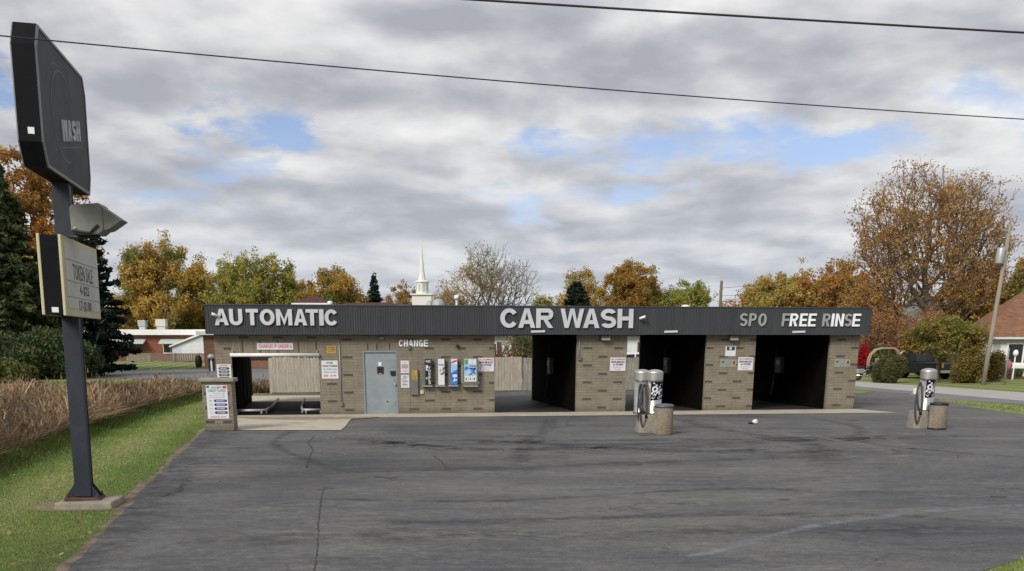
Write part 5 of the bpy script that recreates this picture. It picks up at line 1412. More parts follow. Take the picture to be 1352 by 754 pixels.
def conifer(name, label, loc, h, W, colors, n=9000, seed=0, crown_z=.06, ragged=.3, needle=.30, trunk_r=.2, group=None, droop=.25, layers=None, power=.85):
    rg = np.random.default_rng(seed+500)
    t = empty(name, (loc[0], loc[1], 0), seed*.7); tag(t, label, 'tree', group)
    layers = layers or int(h*2.1); A=[]; B=[]; ra=[]; Cs=[]
    tr = np.array([[0,0,-.1],[0,0,h*.3],[0,0,h*.6],[0,0,h*.98]])
    for i in range(layers):
        z = h*(crown_z+(1-crown_z)*(i+.5)/layers*.97); f = 1-(z/h-crown_z)/(1-crown_z)
        nb = 5+int(4*f)
        for j in range(nb):
            a = 2*math.pi*(j/nb+i*.38)+rg.normal()*.2
            R_ = W/2*(f**power)*(1-ragged*rg.uniform(0,1))+.12
            s = np.array([0,0,z]); e = np.array([R_*math.cos(a), R_*math.sin(a), z-droop*R_*.5+rg.normal()*.1])
            m = (s+e)/2+np.array([0,0,-droop*R_*.12]); A += [s, m]; B += [m, e]; ra += [.03*R_+.015, .02*R_+.01]
            Cs.append((s, m, e, R_))
    V, Fc = tubes_np(np.array(A), np.array(B), np.array(ra), np.array(ra)*.5, 4)
    V0, F0 = tubes_np(tr[:-1], tr[1:], np.array([trunk_r, trunk_r*.75, trunk_r*.45]), np.array([trunk_r*.75, trunk_r*.45, .02]), 8)
    np_mesh('trunk', np.concatenate([V0, V]), np.concatenate([F0, Fc+len(V0)]), M['bark_dark'], t, smooth=True)
    w = np.array([c[3] for c in Cs]); w = w**1.5; w /= w.sum(); kk = rg.choice(len(Cs), n, p=w)
    S = np.array([c[0] for c in Cs])[kk]; Md = np.array([c[1] for c in Cs])[kk]; En = np.array([c[2] for c in Cs])[kk]
    u = rg.uniform(.12, 1.05, size=(n,1)); Rr = np.array([c[3] for c in Cs])[kk][:,None]
    C = np.where(u < .5, S+(Md-S)*u*2, Md+(En-Md)*(u-.5)*2)
    tang = (En-S)/(np.linalg.norm(En-S, axis=1, keepdims=True)+1e-9); side = np.cross(tang, [[0,0,1.0]])
    C = C+side*rg.normal(size=(n,1))*(.10+.13*Rr*(1.1-u))+np.array([0,0,1.0])*rg.normal(size=(n,1))*.09-np.array([0,0,.12])*rg.uniform(0,1,size=(n,1))
    cols = np.array(colors); c = cols[rg.integers(0, len(cols), n)]*(1+rg.normal(size=(n,1))*.25); c = np.clip(c, .003, .5)
    V, Fc, cc = leaf_cloud(C, needle, c, rg, elong=2.0, flat=.5, droop=.15)
    np_mesh('crown', V, Fc, M['leaf'], t, cc); return t

def bush(name, label, loc, W, H, colors, n=7000, leaf=.09, seed=0, lobes=7, group=None, D_=None, cat='bush', base=0.0):
    rg = np.random.default_rng(seed+900)
    t = empty(name, (loc[0], loc[1], 0)); tag(t, label, cat, group); D_ = D_ or W
    L = np.array([[rg.uniform(-.45,.45), rg.uniform(-.45,.45), rg.uniform(.25,.6), rg.uniform(.35,.55)] for _ in range(lobes)]+[[0,0,.45,.55]])
    k = rg.integers(0, len(L), n); u = rg.normal(size=(n,3)); u /= np.linalg.norm(u, axis=1, keepdims=True); u *= rg.uniform(.3,1.06,size=(n,1))**.4
    Q = L[k,:3]+u*L[k,3:4]*np.array([1,1,.85]); C = np.stack([Q[:,0]*W/2*1.1, Q[:,1]*D_/2*1.1, base+np.clip(Q[:,2],.02,None)*H*.98], axis=1)
    C[:,2] = np.clip(C[:,2], .04, None)
    m = 60; e = C[rg.integers(0, n, m)]; s = np.stack([rg.normal(size=m)*.06*W, rg.normal(size=m)*.06*W, np.zeros(m)], axis=1)
    V, Fc = tubes_np(s, e, np.full(m,.025), np.full(m,.008), 4); np_mesh('stems', V, Fc, M['bark'], t)
    cols = np.array(colors); ph = np.sin(C[:,0]*3+seed)+np.sin(C[:,2]*4+seed*2)+rg.normal(size=n)*1.0
    ci = np.clip(((ph+3)/6*len(cols)).astype(int), 0, len(cols)-1); c = np.clip(cols[ci]*(1+rg.normal(size=(n,1))*.25), .004, .8)
    V, Fc, cc = leaf_cloud(C, leaf, c, rg); np_mesh('crown', V, Fc, M['leaf'], t, cc); return t

OR = [(.40,.19,.05),(.45,.24,.06),(.33,.16,.05),(.43,.28,.07),(.27,.19,.055)]
YE = [(.43,.30,.07),(.48,.33,.075),(.38,.23,.06),(.31,.26,.07),(.20,.21,.065)]
YG = [(.29,.30,.07),(.36,.32,.07),(.20,.23,.06),(.44,.34,.07),(.15,.18,.05)]
GR = [(.08,.105,.03),(.11,.13,.035),(.15,.14,.04),(.06,.085,.028)]
BR = [(.34,.20,.06),(.30,.18,.065),(.38,.23,.065),(.26,.18,.06)]
RD = [(.34,.16,.07),(.30,.17,.09),(.40,.17,.07),(.26,.16,.08)]
DK = [(.065,.095,.042),(.090,.125,.052),(.048,.070,.034),(.130,.135,.052)]
DK2 = [(.018,.030,.020),(.028,.042,.026),(.014,.022,.017)]
def X(px, Y): return (px-650)/1400*Y       # lateral position of something Y metres off
def Hh(py, Y): return 2.5+(451-py)/1400*Y

def T(kind, px, Y, pyt, wpx, *a, **k):
    f = tree if kind == 't' else conifer
    if kind == 't' and Y >= 144:
        wpx *= 1.14; k['leaf'] = k.get('leaf', .22)*.74; a = (int(a[0]*1.75),)+a[1:]; k['scatter'] = k.get('scatter', .45)*1.15
    hh = Hh(pyt, Y); ww_ = wpx/1400*Y
    if kind == 't':
        if Y < 144 and a[0] > 3000: a = (int(a[0]*1.35),)+a[1:]; k['leaf'] = k.get('leaf', .22)*.84
        hh -= k.get('scatter', .45)*2.3; ww_ -= k.get('scatter', .45)*.8; k['tint'] = .14
    return f(k.pop('name', 'broadleaf_tree'), k.pop('label'), (X(px, Y), Y), hh, ww_, *a, **k)

# left wood edge
T('t', 52, 92, 205, 175, 34000, OR, label='tall orange tree standing behind the dark evergreens at the left edge', seed=1, n_pts=420, leaf=.22, crown_z=.12, lobes=13, name='orange_tree', trunk_r=.3)
T('t', -45, 90, 215, 160, 22000, BR, label='brown orange tree at the far left edge behind the evergreens', seed=2, n_pts=320, leaf=.24, crown_z=.15, name='orange_tree')
T('c', 20, 76, 226, 130, DK, 30000, label='tallest dense dark green evergreen at the left edge', seed=1, name='evergreen_tree', needle=.26, ragged=.35, power=.6, crown_z=.02)
T('c', -50, 74, 240, 130, DK, 20000, label='dark green evergreen cut by the left edge of the view', seed=2, name='evergreen_tree', needle=.28, ragged=.35, power=.6, crown_z=.02)
T('c', 72, 78, 330, 100, DK, 16000, label='shorter dark evergreen behind the letter board of the pole sign', seed=3, name='evergreen_tree', needle=.26, ragged=.4, power=.55, crown_z=.02)
T('c', 128, 80, 306, 104, DK2, 15000, label='ragged black green pine right of the pole sign', seed=5, name='pine_tree', needle=.24, ragged=.62, power=.45, droop=.1, crown_z=.04, layers=17)
T('t', 40, 86, 330, 120, 16000, YG, label='low yellow green tree in front of the dark evergreens', seed=7, name='broadleaf_tree', crown_z=.05, leaf=.2, n_pts=220) 
for i, (px, Y, w, h, lab) in enumerate(((-8,72,6,3.4,'dark green bush at the foot of the leftmost evergreen'),(30,72,5,2.6,'dark low bush between the two big evergreens'),(62,73,5,3.6,'dark bush below the letter board at the wood edge'),(100,75,5,3.0,'dark bush at the foot of the ragged pine'),(8,66,3.0,1.6,'light green bush beyond the cattails at the left edge'))):
    bush('bush', lab, (X(px,Y), Y), w, h, DK if i < 4 else GR, 9000, .15, 30+i)
# behind the brick house
T('t', 226, 160, 318, 122, 42000, YE, label='big golden orange tree behind the red brick house', seed=11, n_pts=460, leaf=.30, crown_z=.05, lobes=13, name='golden_tree', trunk_r=.35, scatter=.6, top=1.1)
T('t', 276, 168, 350, 60, 12000, YE, label='narrow golden tree right of the big golden one', seed=12, n_pts=200, leaf=.28, crown_z=.08, name='golden_tree')
T('t', 318, 150, 340, 74, 13000, YG, label='thin yellow green tree with open crown above the letters AUT', seed=13, n_pts=260, leaf=.25, crown_z=.28, name='broadleaf_tree', open_=.3, lobes=8)
T('t', 358, 148, 334, 76, 13500, YG, label='thin yellow green tree with dark limbs above the letters OMA', seed=14, n_pts=260, leaf=.25, crown_z=.28, name='broadleaf_tree', open_=.3, lobes=8)
T('t', 400, 160, 362, 50, 9000, YE, label='small golden tree above the last letters of AUTOMATIC', seed=15, n_pts=180, leaf=.28, crown_z=.1, name='golden_tree')
T('t', 443, 150, 352, 88, 21000, YE, label='round golden tree between AUTOMATIC and the small spruce', seed=16, n_pts=300, leaf=.26, crown_z=.1, name='golden_tree', shape=1.4)
T('c', 496, 140, 361, 42, DK2, 7000, label='small dark pointed spruce left of the church spire', seed=17, name='spruce_tree', needle=.30, ragged=.35, power=.9)
T('t', 527, 215, 372, 58, 9000, BR, label='low brown tree just left of the church spire', seed=18, n_pts=200, leaf=.26, crown_z=.1, name='brown_tree')
T('t', 592, 215, 382, 50, 6000, BR, label='low brown tree behind the domed roof vent', seed=19, n_pts=160, leaf=.26, crown_z=.1, name='brown_tree')
T('t', 645, 118, 320, 134, 4200, YE, label='wide bare branched tree right of the church spire', seed=21, n_pts=1500, leaf=.16, crown_z=.12, lobes=16, name='bare_tree', bark='bark_grey', trunk_r=.33, twig=.020, scatter=.42, bare_side=1.0, spread=.55, fork=1.6, per=2, shape=1.4)
T('t', 716, 170, 384, 34, 5000, YG, label='small green tree left of the dark conifer', seed=22, n_pts=120, leaf=.26, crown_z=.1)
T('t', 738, 175, 382, 26, 3500, YE, label='small yellow tree behind the dark conifer', seed=23, n_pts=100, leaf=.26, crown_z=.1, name='golden_tree')
T('c', 760, 140, 374, 56, DK2, 9000, label='round topped black green conifer above the letters WA', seed=24, name='conifer_tree', needle=.32, ragged=.2, power=.45)
T('t', 770, 160, 352, 48, 6500, YE, label='yellow tree behind the round dark conifer', seed=25, n_pts=170, leaf=.26, crown_z=.2, name='golden_tree')
T('t', 828, 150, 346, 92, 26000, [(.36,.21,.05),(.29,.18,.05),(.42,.23,.05),(.20,.17,.05),(.34,.26,.06)], label='rusty orange rounded tree above the letters SH', seed=26, n_pts=340, leaf=.25, crown_z=.08, name='orange_tree', shape=1.3)
T('t', 880, 150, 378, 56, 10000, YG, label='olive green tree between the rusty tree and the green tree', seed=27, n_pts=180, leaf=.25, crown_z=.08)
T('t', 908, 158, 367, 62, 13500, [(.20,.25,.06),(.27,.29,.065),(.34,.31,.07),(.15,.19,.05)], label='green tree with an uneven top above the plate right of CAR WASH', seed=28, n_pts=220, leaf=.26, crown_z=.08)
T('t', 962, 185, 394, 60, 4500, OR, label='faint low orange tree by the far pole', seed=29, n_pts=120, leaf=.3, crown_z=.1, name='orange_tree')
T('t', 1040, 125, 355, 135, 30000, [(.42,.32,.08),(.37,.28,.075),(.46,.32,.08),(.30,.26,.07)], label='broad yellow gold tree above the SPO FREE lettering', seed=31, n_pts=380, leaf=.22, crown_z=.08, lobes=12, name='golden_tree')
T('t', 1000, 132, 372, 60, 9000, OR, label='small orange tree at the left of the broad gold tree', seed=32, n_pts=170, leaf=.22, crown_z=.08, name='orange_tree')
T('t', 1100, 120, 340, 110, 22000, OR, label='orange tree left of the giant open crowned tree', seed=33, n_pts=260, leaf=.22, crown_z=.08, name='orange_tree')
T('t', 1228, 98, 217, 205, 18500, [(.42,.21,.055),(.46,.26,.065),(.33,.17,.055),(.38,.24,.065)], label='giant orange tree with an open twiggy crown on the right', seed=36, n_pts=2600, leaf=.17, crown_z=.16, lobes=20, name='giant_orange_tree', trunk_r=.55, twig=.020, scatter=.42, spread=.5, bark='bark', per=2, fork=2.4, shape=1.5, open_=.45, lean=(1.0,0))
T('t', 1150, 100, 372, 90, 14000, BR, label='brown orange tree under the left of the giant crown', seed=37, n_pts=260, leaf=.17, crown_z=.06, name='brown_tree')
T('t', 1165, 88, 404, 80, 11000, RD, label='thin reddish tree right of the end of the fascia', seed=38, n_pts=500, leaf=.12, crown_z=.08, name='red_brown_tree', open_=.2)
T('t', 1228, 90, 400, 76, 4500, RD, label='thin reddish tree in front of the pale gabled house', seed=39, n_pts=460, leaf=.12, crown_z=.08, name='red_brown_tree')
T('t', 1285, 108, 338, 130, 26000, OR, label='orange tree behind the leaning utility pole', seed=40, n_pts=300, leaf=.19, crown_z=.05, name='orange_tree')
T('t', 1372, 104, 318, 110, 18000, YE, label='yellow orange tree behind the brown roof at the right edge', seed=41, n_pts=300, leaf=.19, crown_z=.1, name='golden_tree')
T('t', 1335, 112, 370, 70, 10000, GR+YE, label='green and gold tree just above the brown roof', seed=42, n_pts=200, leaf=.2, crown_z=.05)
T('t', 665, 74, 436, 60, 260, BR, label='small bare tree behind the board fence in front of the white house', seed=43, n_pts=140, leaf=.09, crown_z=.3, name='bare_tree', bark='bark_dark', trunk_r=.12, twig=.016, per=2)
T('t', 690, 80, 425, 40, 1800, GR, label='small green tree behind the board fence', seed=44, n_pts=100, leaf=.12, crown_z=.35)
# right garden
tree('crab_apple_tree', 'small spreading green and russet tree with a dark trunk on the right lawn', (X(1243,67), 67), 3.75, 5.4, 17000, [(.17,.19,.045),(.23,.21,.05),(.27,.19,.05),(.13,.15,.04),(.32,.20,.05)],
     crown_z=.34, n_pts=260, leaf=.10, trunk_r=.13, bark='bark', seed=50, lobes=11, scatter=.22, depth=4.5, fork=.9)
bush('clipped_bush', 'dark round clipped bush on the lawn beside the motorcycle', (X(1181,66), 66), 2.1, 1.75, [(.08,.095,.035),(.12,.11,.045),(.09,.11,.04),(.15,.12,.05)], 12000, .07, 51, lobes=5)
bush('russet_bush', 'loose green and russet bush left of the leaning utility pole', (X(1283,65.5), 65.5), 2.5, 2.3, [(.16,.15,.045),(.24,.15,.045),(.19,.17,.045),(.30,.19,.05),(.12,.12,.04)], 12000, .08, 52, D_=2.2)
bush('russet_bush', 'thin russet bush right of the leaning utility pole', (X(1316,68), 68), 1.8, 2.1, [(.16,.09,.03),(.12,.10,.03),(.20,.12,.035)], 4500, .08, 53)
bush('red_bush', 'bright crimson rounded bush beside the right end of the car wash', (X(1144,82), 82), 1.7, 2.25, [(.32,.012,.02),(.40,.018,.025),(.25,.01,.018)], 7000, .10, 54, lobes=5)
bush('evergreen_bush', 'dark evergreen bush between the pickup and the small spreading tree', (X(1232,76), 76), 3.2, 2.0, DK, 7000, .12, 55)
bush('evergreen_bush', 'dark evergreen bush behind the small spreading tree', (X(1262,78), 78), 3.0, 2.4, DK, 7000, .12, 56)
bush('evergreen_bush', 'low green bush under the gold tree beside the motorcycle', (X(1162,84), 84), 3.0, 2.3, GR, 6000, .12, 57)
for i, px in enumerate((1336, 1349)):
    bush('flower_bush', ('small leafy bush under the window of the right house','small leafy bush at the right edge under the window box')[i], (X(px,72.8), 72.8), .9, .7, GR+RD, 1400, .07, 60+i)
M_RED = [(.42,.03,.04),(.30,.02,.03)]
for i, (px, lab) in enumerate(((657,'round tuft of red blossom on the fence left of the small bare tree'),(675,'round tuft of red blossom on the fence right of the small bare tree'))):
    bush('red_flower_bush', lab, (X(px,58.5), 58.5), .9, 1.95, M_RED, 2500, .08, 70+i)
# far-off woods that read as one mass
rg = np.random.default_rng(77); n = 150000
x = rg.uniform(-190, 230, n); yb = 232+18*rg.uniform(0,1,n)
top_ = 7.2+1.6*np.sin(x*.13)+1.2*np.sin(x*.31+1)+.9*np.sin(x*.77+2)
C = np.stack([x, yb, top_*rg.uniform(0,1,n)**.7], axis=1)
cols = np.array(YE+OR+BR+YG); ci = ((np.sin(x*.11)+np.sin(x*.29+3)+2+rg.uniform(0,1.2,n))/5.2*len(cols)).astype(int).clip(0, len(cols)-1)
V, Fc, cc = leaf_cloud(C, .65, np.clip(cols[ci]*(1+rg.normal(size=(n,1))*.25), .01, .8), rg)
o = np_mesh('woods', V, Fc, M['leaf'], None, cc); tag(o, 'far autumn woods along the horizon', 'woods', None, 'stuff')

# ------------------------------------------------------------------ cattails and grass
def in_poly(x, y, poly):
    c = np.zeros(len(x), bool); j = len(poly)-1
    for i in range(len(poly)):
        xi, yi = poly[i]; xj, yj = poly[j]
        c ^= ((yi > y) != (yj > y)) & (x < (xj-xi)*(y-yi)/(yj-yi+1e-12)+xi); j = i
    return c
def blades(P, h, w, bend, rg, seg=3):
    n = len(P); a = rg.uniform(0, 2*math.pi, n); wa = rg.uniform(0, 2*math.pi, n)
    dx, dy = np.cos(a)*bend*h, np.sin(a)*bend*h; sx, sy = np.cos(wa)*w*.5, np.sin(wa)*w*.5
    V = np.zeros((n, seg*2, 3))
    for s in range(seg):
        t = s/(seg-1); q = t*t; ww = 1-t*.75
        V[:,2*s,0] = P[:,0]+dx*q-sx*ww; V[:,2*s,1] = P[:,1]+dy*q-sy*ww
        V[:,2*s+1,0] = P[:,0]+dx*q+sx*ww; V[:,2*s+1,1] = P[:,1]+dy*q+sy*ww
        z = P[:,2]+h*t*(1-.35*bend*t); V[:,2*s,2] = z; V[:,2*s+1,2] = z
    base = (np.arange(n)*seg*2)[:,None]
    Fc = np.concatenate([base+np.array([[2*s, 2*s+1, 2*s+3, 2*s+2]]) for s in range(seg-1)])
    return V.reshape(-1,3), Fc
front = [(-8.2,12),(-9.8,18),(-10.7,22.9),(-11.7,29.1),(-12.9,38),(-13.7,47),(-13.7,52.0),(-11.1,52.4)]
back = [(-11.1,56.5),(-17,57),(-21.5,50),(-21,40),(-19,33.0),(-17.0,29.5),(-15.4,24),(-14.2,18),(-12.8,12)]
reed_poly = front+back
rg = np.random.default_rng(5); n = 420000
x = rg.uniform(-22, -8, n); y = rg.uniform(12, 58, n); k = in_poly(x, y, reed_poly)
keep = rg.uniform(0,1,n) < np.clip(1.15-y/75, .35, 1); k &= keep
x, y = x[k], y[k]
clump = np.sin(x*2.1+y*.7)+np.sin(y*1.7-x)+np.sin(x*.6+y*.45)
h = (.58+.11*clump+rg.normal(size=len(x))*.17)*np.clip(1.10-(y-25)/110, .75, 1.1)
h = np.where(rg.uniform(0,1,len(x)) < .035, h*1.32, h); h = np.clip(h, .2, 1.35)
P = np.stack([x, y, np.zeros(len(x))], axis=1)
V, Fc = blades(P, h, rg.uniform(.014,.05,len(x))**1.0*np.clip(y/28,.8,1.7), rg.uniform(.15,1.5,len(x)), rg)
cols = np.array([(.27,.19,.11),(.20,.135,.08),(.34,.26,.165),(.13,.088,.056),(.23,.15,.085),(.13,.125,.055),(.17,.105,.065)])
ci = rg.choice(len(cols), len(x), p=[.16,.20,.13,.22,.14,.06,.09]); c = cols[ci]*(1+rg.normal(size=(len(x),1))*.16+.10*np.clip(clump,-2,2)[:,None])
cc = np.repeat(np.clip(c*1.0*(1+.26*np.clip(clump,-2,2))[:,None]*.95,.01,.8), 6, axis=0)
o = np_mesh('cattails', V, Fc, M['blade'], None, cc); tag(o, 'dense bed of dry brown cattails and tall grass beyond the lawn', 'tall grass', None, 'stuff')
kk = rg.choice(len(P), 5200); C = P[kk].copy(); C[:,2] = h[kk]*rg.uniform(.82,1.05,len(kk)); C[:,:2] += rg.normal(size=(len(kk),2))*.1
V, Fc = blades(C, rg.uniform(.10,.20,len(kk)), rg.uniform(.03,.06,len(kk)), rg.uniform(0,.6,len(kk)), rg)
sc_ = np.array([(.09,.055,.035),(.13,.085,.05),(.30,.25,.17)])
o = np_mesh('seed_heads', V, Fc, M['blade'], None, np.repeat(sc_[rg.integers(0,3,len(kk))], 6, axis=0)); tag(o, 'dark and pale seed heads over the cattail bed', 'seed heads', None, 'stuff')
# grass at the foot of the cattails: longer and greener
n = 60000; t_ = rg.uniform(0,1,n); seg = rg.integers(0, len(front)-2, n); fp = np.array(front)
p = fp[seg]+(fp[seg+1]-fp[seg])*t_[:,None]; x = p[:,0]+np.abs(rg.normal(size=n))*.45-.2; y = p[:,1]+rg.normal(size=n)*.1
V, Fc = blades(np.stack([x,y,np.zeros(n)],axis=1), rg.uniform(.08,.35,n)*np.exp(-np.maximum(0,x-p[:,0])*1.1), rg.uniform(.01,.018,n)*np.clip(y/22,.8,2), rg.uniform(.1,.6,n), rg)
cols = np.array([(.075,.105,.025),(.055,.085,.02),(.10,.12,.03)]); cc = np.repeat(cols[rg.integers(0,3,n)]*(1+rg.normal(size=(n,1))*.2), 6, axis=0)
o = np_mesh('verge_grass', V, Fc, M['blade'], None, np.clip(cc,.01,.5)); tag(o, 'longer green grass along the foot of the cattails', 'grass', None, 'stuff')
# mown grass near the camera
lawn_poly = [(-4.5,8)]+[(p[0]-.08-.10*math.sin(p[1]*.45)**2, p[1]) for p in left_edge if p[1] > 8]+[(-9.0,36),(-12.2,50),(-13.2,47),(-12.6,38),(-11.4,29),(-10.4,22.9),(-9.5,18),(-7.9,12),(-7.0,8)]
n = 900000; y = 9+41*rg.uniform(0,1,n)**1.9; x = rg.uniform(-14,-4.3,n); k = in_poly(x, y, lawn_poly)
pad_k = ((x+6.45)/.75)**2+((y-16.05)/.55)**2 < 1; k &= ~pad_k; x, y = x[k], y[k]
st = .5+.5*np.sin((x*math.cos(R(-9))-y*math.sin(R(-9)))*2.6+1.5)
V, Fc = blades(np.stack([x,y,np.zeros(len(x))],axis=1), rg.uniform(.012,.036,len(x)), rg.uniform(.006,.011,len(x))*np.clip(y/15,.8,2.4), rg.uniform(.1,.9,len(x)), rg, 2)
cols = np.array([(.170,.235,.066),(.225,.280,.090),(.285,.325,.130),(.130,.195,.050),(.32,.32,.15)])
pr = rg.uniform(0,1,len(x))*.6+.2+.62*(st-.5)+.15*(np.sin(x*1.3+y)+np.sin(y*2.1-x*.7))*.5; ci = np.clip((pr*4.6).astype(int),0,4)
remap = np.array([3,0,1,2,4]); cc = np.repeat(cols[remap[ci]]*(1+rg.normal(size=(len(x),1))*.18), 4, axis=0)
o = np_mesh('grass', V, Fc, M['blade'], None, np.clip(cc,.01,.5)); tag(o, 'short mown grass of the lawn beside the lot', 'grass', None, 'stuff')
# grass on the strip at the right and the corner near the camera
n = 130000; q_ = rg.uniform(0,1,n) < .4; x = np.where(q_, rg.uniform(4.8, 8, n), rg.uniform(4.2, 21.9, n)); y = np.where(q_, rg.uniform(9.5, 13.5, n), rg.uniform(8, 52, n))
strip = [(19.7,45.4),(19.1,40.5),(18.95,36.8),(17.2,29),(13.8,22),(10,16.5),(6.65,12.2),(5.62,11.25),(4.6,10),(8,9),(12,14),(17,21),(21,30),(21.6,40),(20.3,47.5)]
k = in_poly(x, y, strip); x, y = x[k], y[k]
V, Fc = blades(np.stack([x,y,np.zeros(len(x))],axis=1), rg.uniform(.03,.08,len(x)), rg.uniform(.007,.012,len(x))*np.clip(y/13,.8,3), rg.uniform(.1,.9,len(x)), rg, 2)
cc = np.repeat(cols[rg.choice(5,len(x),p=[.3,.25,.2,.1,.15])]*(1+rg.normal(size=(len(x),1))*.2), 4, axis=0)
o = np_mesh('grass', V, Fc, M['blade'], None, np.clip(cc,.01,.5)); tag(o, 'short grass on the strip between the lot and the side street', 'grass', None, 'stuff')
# fallen leaves on the grass and the lot edge
n = 200; y = 10+26*rg.uniform(0,1,n)**1.5; x = rg.uniform(-12,-4.2,n); k = in_poly(x,y,lawn_poly); x,y = x[k],y[k]
C = np.stack([x,y,np.full(len(x),.05)],axis=1); lc = np.array([(.34,.26,.11),(.30,.20,.09),(.40,.34,.17)])
V, Fc, cc = leaf_cloud(C, .055, lc[rg.integers(0,3,len(x))], rg, 1.3, flat=.85)
o = np_mesh('fallen_leaves', V, Fc, M['leaf'], None, cc); tag(o, 'small dry leaves scattered over the lawn', 'leaves', None, 'stuff')

# ------------------------------------------------------------------ sky and sun
SE, SA = R(36), R(-146)      # sun behind the camera's left shoulder (azimuth from +y, clockwise)
w = bpy.data.worlds.new('World'); scene.world = w; w.use_nodes = True
nt = w.node_tree; nt.nodes.clear(); out = N(nt, 'ShaderNodeOutputWorld')
sky = N(nt, 'ShaderNodeTexSky'); sky.sky_type = 'NISHITA'; sky.sun_disc = False
sky.sun_elevation = SE; sky.sun_rotation = SA; sky.altitude = 200; sky.air_density = 1.0; sky.dust_density = .1; sky.ozone_density = 5
bg1 = N(nt, 'ShaderNodeBackground'); bg1.inputs[1].default_value = .10; nt.links.new(mix(nt, 1.0, sky.outputs[0], (1.12,.90,.88), 'MULTIPLY'), bg1.inputs[0])
tc = N(nt, 'ShaderNodeTexCoord'); sp = N(nt, 'ShaderNodeSeparateXYZ'); nt.links.new(tc.outputs['Generated'], sp.inputs[0])
def MT(op, a, b=None, clamp=False):
    m = N(nt, 'ShaderNodeMath', operation=op); m.use_clamp = clamp
    for i, v in enumerate((a, b)):
        if v is None: continue
        if isinstance(v, (int, float)): m.inputs[i].default_value = v
        else: nt.links.new(v, m.inputs[i])
    return m.outputs[0]
zc = MT('ADD', MT('MAXIMUM', sp.outputs[2], 0.0), .20)
cx, cy = MT('DIVIDE', sp.outputs[0], zc), MT('DIVIDE', sp.outputs[1], zc)
cb = N(nt, 'ShaderNodeCombineXYZ'); nt.links.new(cx, cb.inputs[0]); nt.links.new(cy, cb.inputs[1])
def mapped(scale, loc=(0,0,0), rot=0):
    mp = N(nt, 'ShaderNodeMapping'); mp.inputs['Scale'].default_value = scale; mp.inputs['Location'].default_value = loc; mp.inputs['Rotation'].default_value = (0,0,rot)
    nt.links.new(cb.outputs[0], mp.inputs['Vector']); return mp.outputs[0]
V1 = mapped((2.0,1.9,1), (3.1,1.7,0), R(-12)); V2 = mapped((2.0,1.9,1), (3.1-.02,1.7+.22,0), R(-12))
big = noise(nt, 1.0, 10, .49, V1, .1); big2 = noise(nt, 1.0, 10, .49, V2, .1)
med = noise(nt, 1.0, 10, .60, mapped((3.6,3.4,1), (7.3,2.2,1), R(-12)), .25)
wide_ = noise(nt, 1.0, 3, .5, mapped((.55,.5,1), (1.3,4.2,2), 0))
# breaks in the cloud cover, at their bearings on the cloud plane
def gap(px, py, rx, ry):
    th = math.radians(15.6); f = 1400*math.cos(th); py0 = 451+f*math.tan(th)
    d = Vector((0, math.cos(th), -math.sin(th)))+Vector((1,0,0))*((px-650)/f)+Vector((0, math.sin(th), math.cos(th)))*((py0-py)/f)
    d.normalize(); z = d.z+.20; return d.x/z, d.y/z
gaps = None
wobn = N(nt, 'ShaderNodeTexNoise'); wobn.inputs['Scale'].default_value = 2.6; wobn.inputs['Detail'].default_value = 7; wobn.inputs['Roughness'].default_value = .62
nt.links.new(cb.outputs[0], wobn.inputs['Vector'])
wv = N(nt, 'ShaderNodeVectorMath', operation='MULTIPLY_ADD'); nt.links.new(wobn.outputs['Color'], wv.inputs[0])
wv.inputs[1].default_value = (.8,.8,0); nt.links.new(cb.outputs[0], wv.inputs[2])
for (px, py, rx, ry, amp) in ((345,165,.13,.24,1.0),(270,214,.14,.18,.85),(905,186,.34,.17,1.0),(1080,196,.30,.17,1.0),(745,178,.16,.12,.8),(712,268,.20,.2,.78),(818,258,.12,.15,.7),(-10,90,.10,.14,1.0),(1320,145,.24,.15,.75),(235,265,.20,.2,.65),(600,-190,.3,.3,.8),(1900,120,.5,.4,1),(-700,200,.5,.5,1)):
    gx, gy = gap(px, py, 0, 0)
    s = N(nt, 'ShaderNodeVectorMath', operation='SUBTRACT'); nt.links.new(wv.outputs[0], s.inputs[0]); s.inputs[1].default_value = (gx+.4, gy+.4, 0)
    q = N(nt, 'ShaderNodeVectorMath', operation='MULTIPLY'); nt.links.new(s.outputs[0], q.inputs[0]); q.inputs[1].default_value = (1/rx, 1/ry, 0)
    l = N(nt, 'ShaderNodeVectorMath', operation='LENGTH'); nt.links.new(q.outputs[0], l.inputs[0])
    g_ = MT('MULTIPLY', MT('SUBTRACT', 1.35, l.outputs['Value'], True), amp)
    gaps = g_ if gaps is None else MT('MAXIMUM', gaps, g_)
open_f = MT('ADD', gaps, MT('MULTIPLY', MT('SUBTRACT', med, .5), -1.5))
open_f = ramp(nt, open_f, [(.42, 0.0), (1.15, .92)])
rim = MT('MULTIPLY', MT('SUBTRACT', big2, big), 1.15)
shade = MT('ADD', MT('ADD', MT('MULTIPLY', MT('SUBTRACT', 1.0, big), .68), MT('MULTIPLY', wide_, .34)), MT('ADD', rim, MT('MULTIPLY', MT('SUBTRACT', med, .5), .22)))
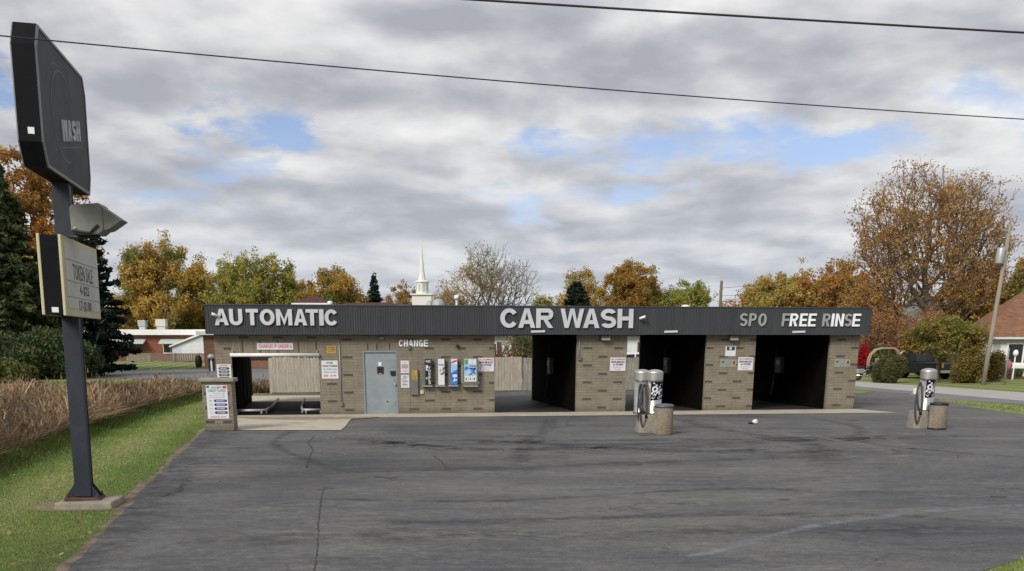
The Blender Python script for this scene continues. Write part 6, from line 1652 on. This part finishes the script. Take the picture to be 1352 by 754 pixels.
ccol = N(nt, 'ShaderNodeValToRGB'); e = ccol.color_ramp.elements
for _ in range(3): e.new(.5)
for i, (p, c) in enumerate(((.28,(.31,.323,.36)),(.41,(.385,.397,.43)),(.51,(.47,.477,.495)),(.61,(.56,.563,.57)),(.76,(.66,.66,.66)))):
    e[i].position = p; e[i].color = (*c, 1)
nt.links.new(shade, ccol.inputs[0])
hz_f = ramp(nt, sp.outputs[2], [(.0, 1.0), (.16, 0.0)])
col = mix(nt, MT('MULTIPLY', hz_f, .55), ccol.outputs[0], (.42,.46,.52))
bg2 = N(nt, 'ShaderNodeBackground'); bg2.inputs[1].default_value = 1.0; nt.links.new(col, bg2.inputs[0])
ms = N(nt, 'ShaderNodeMixShader'); nt.links.new(open_f, ms.inputs[0]); nt.links.new(bg2.outputs[0], ms.inputs[1]); nt.links.new(bg1.outputs[0], ms.inputs[2])
nt.links.new(ms.outputs[0], out.inputs[0])
su = bpy.data.lights.new('sun', 'SUN'); su.energy = 2.6; su.angle = R(24); su.color = (1, .95, .87)
so = bpy.data.objects.new('sun', su); COL.objects.link(so)
sd = Vector((math.sin(SA)*math.cos(SE), math.cos(SA)*math.cos(SE), math.sin(SE)))
so.rotation_euler = sd.to_track_quat('Z', 'Y').to_euler(); so.location = (0, -10, 30)

# ------------------------------------------------------------------ camera
cd = bpy.data.cameras.new('camera'); cam = bpy.data.objects.new('camera', cd); COL.objects.link(cam)
cam.location = (0, 0, 2.5); cam.rotation_euler = (R(90-15.6), 0, 0)
cd.sensor_width = 36; cd.lens = 35.905; cd.shift_x = .01923; cd.shift_y = .3332
cd.clip_start = .1; cd.clip_end = 3000
scene.camera = cam
vs_ = scene.view_settings; vs_.view_transform = 'Standard'; vs_.look = 'None'; vs_.exposure = .42; vs_.gamma = 1; vs_.use_curve_mapping = False
scene.cycles.max_bounces = 6; scene.cycles.diffuse_bounces = 3; scene.cycles.glossy_bounces = 3; scene.cycles.transmission_bounces = 3
scene.cycles.use_denoising = True
scene.render.film_transparent = False
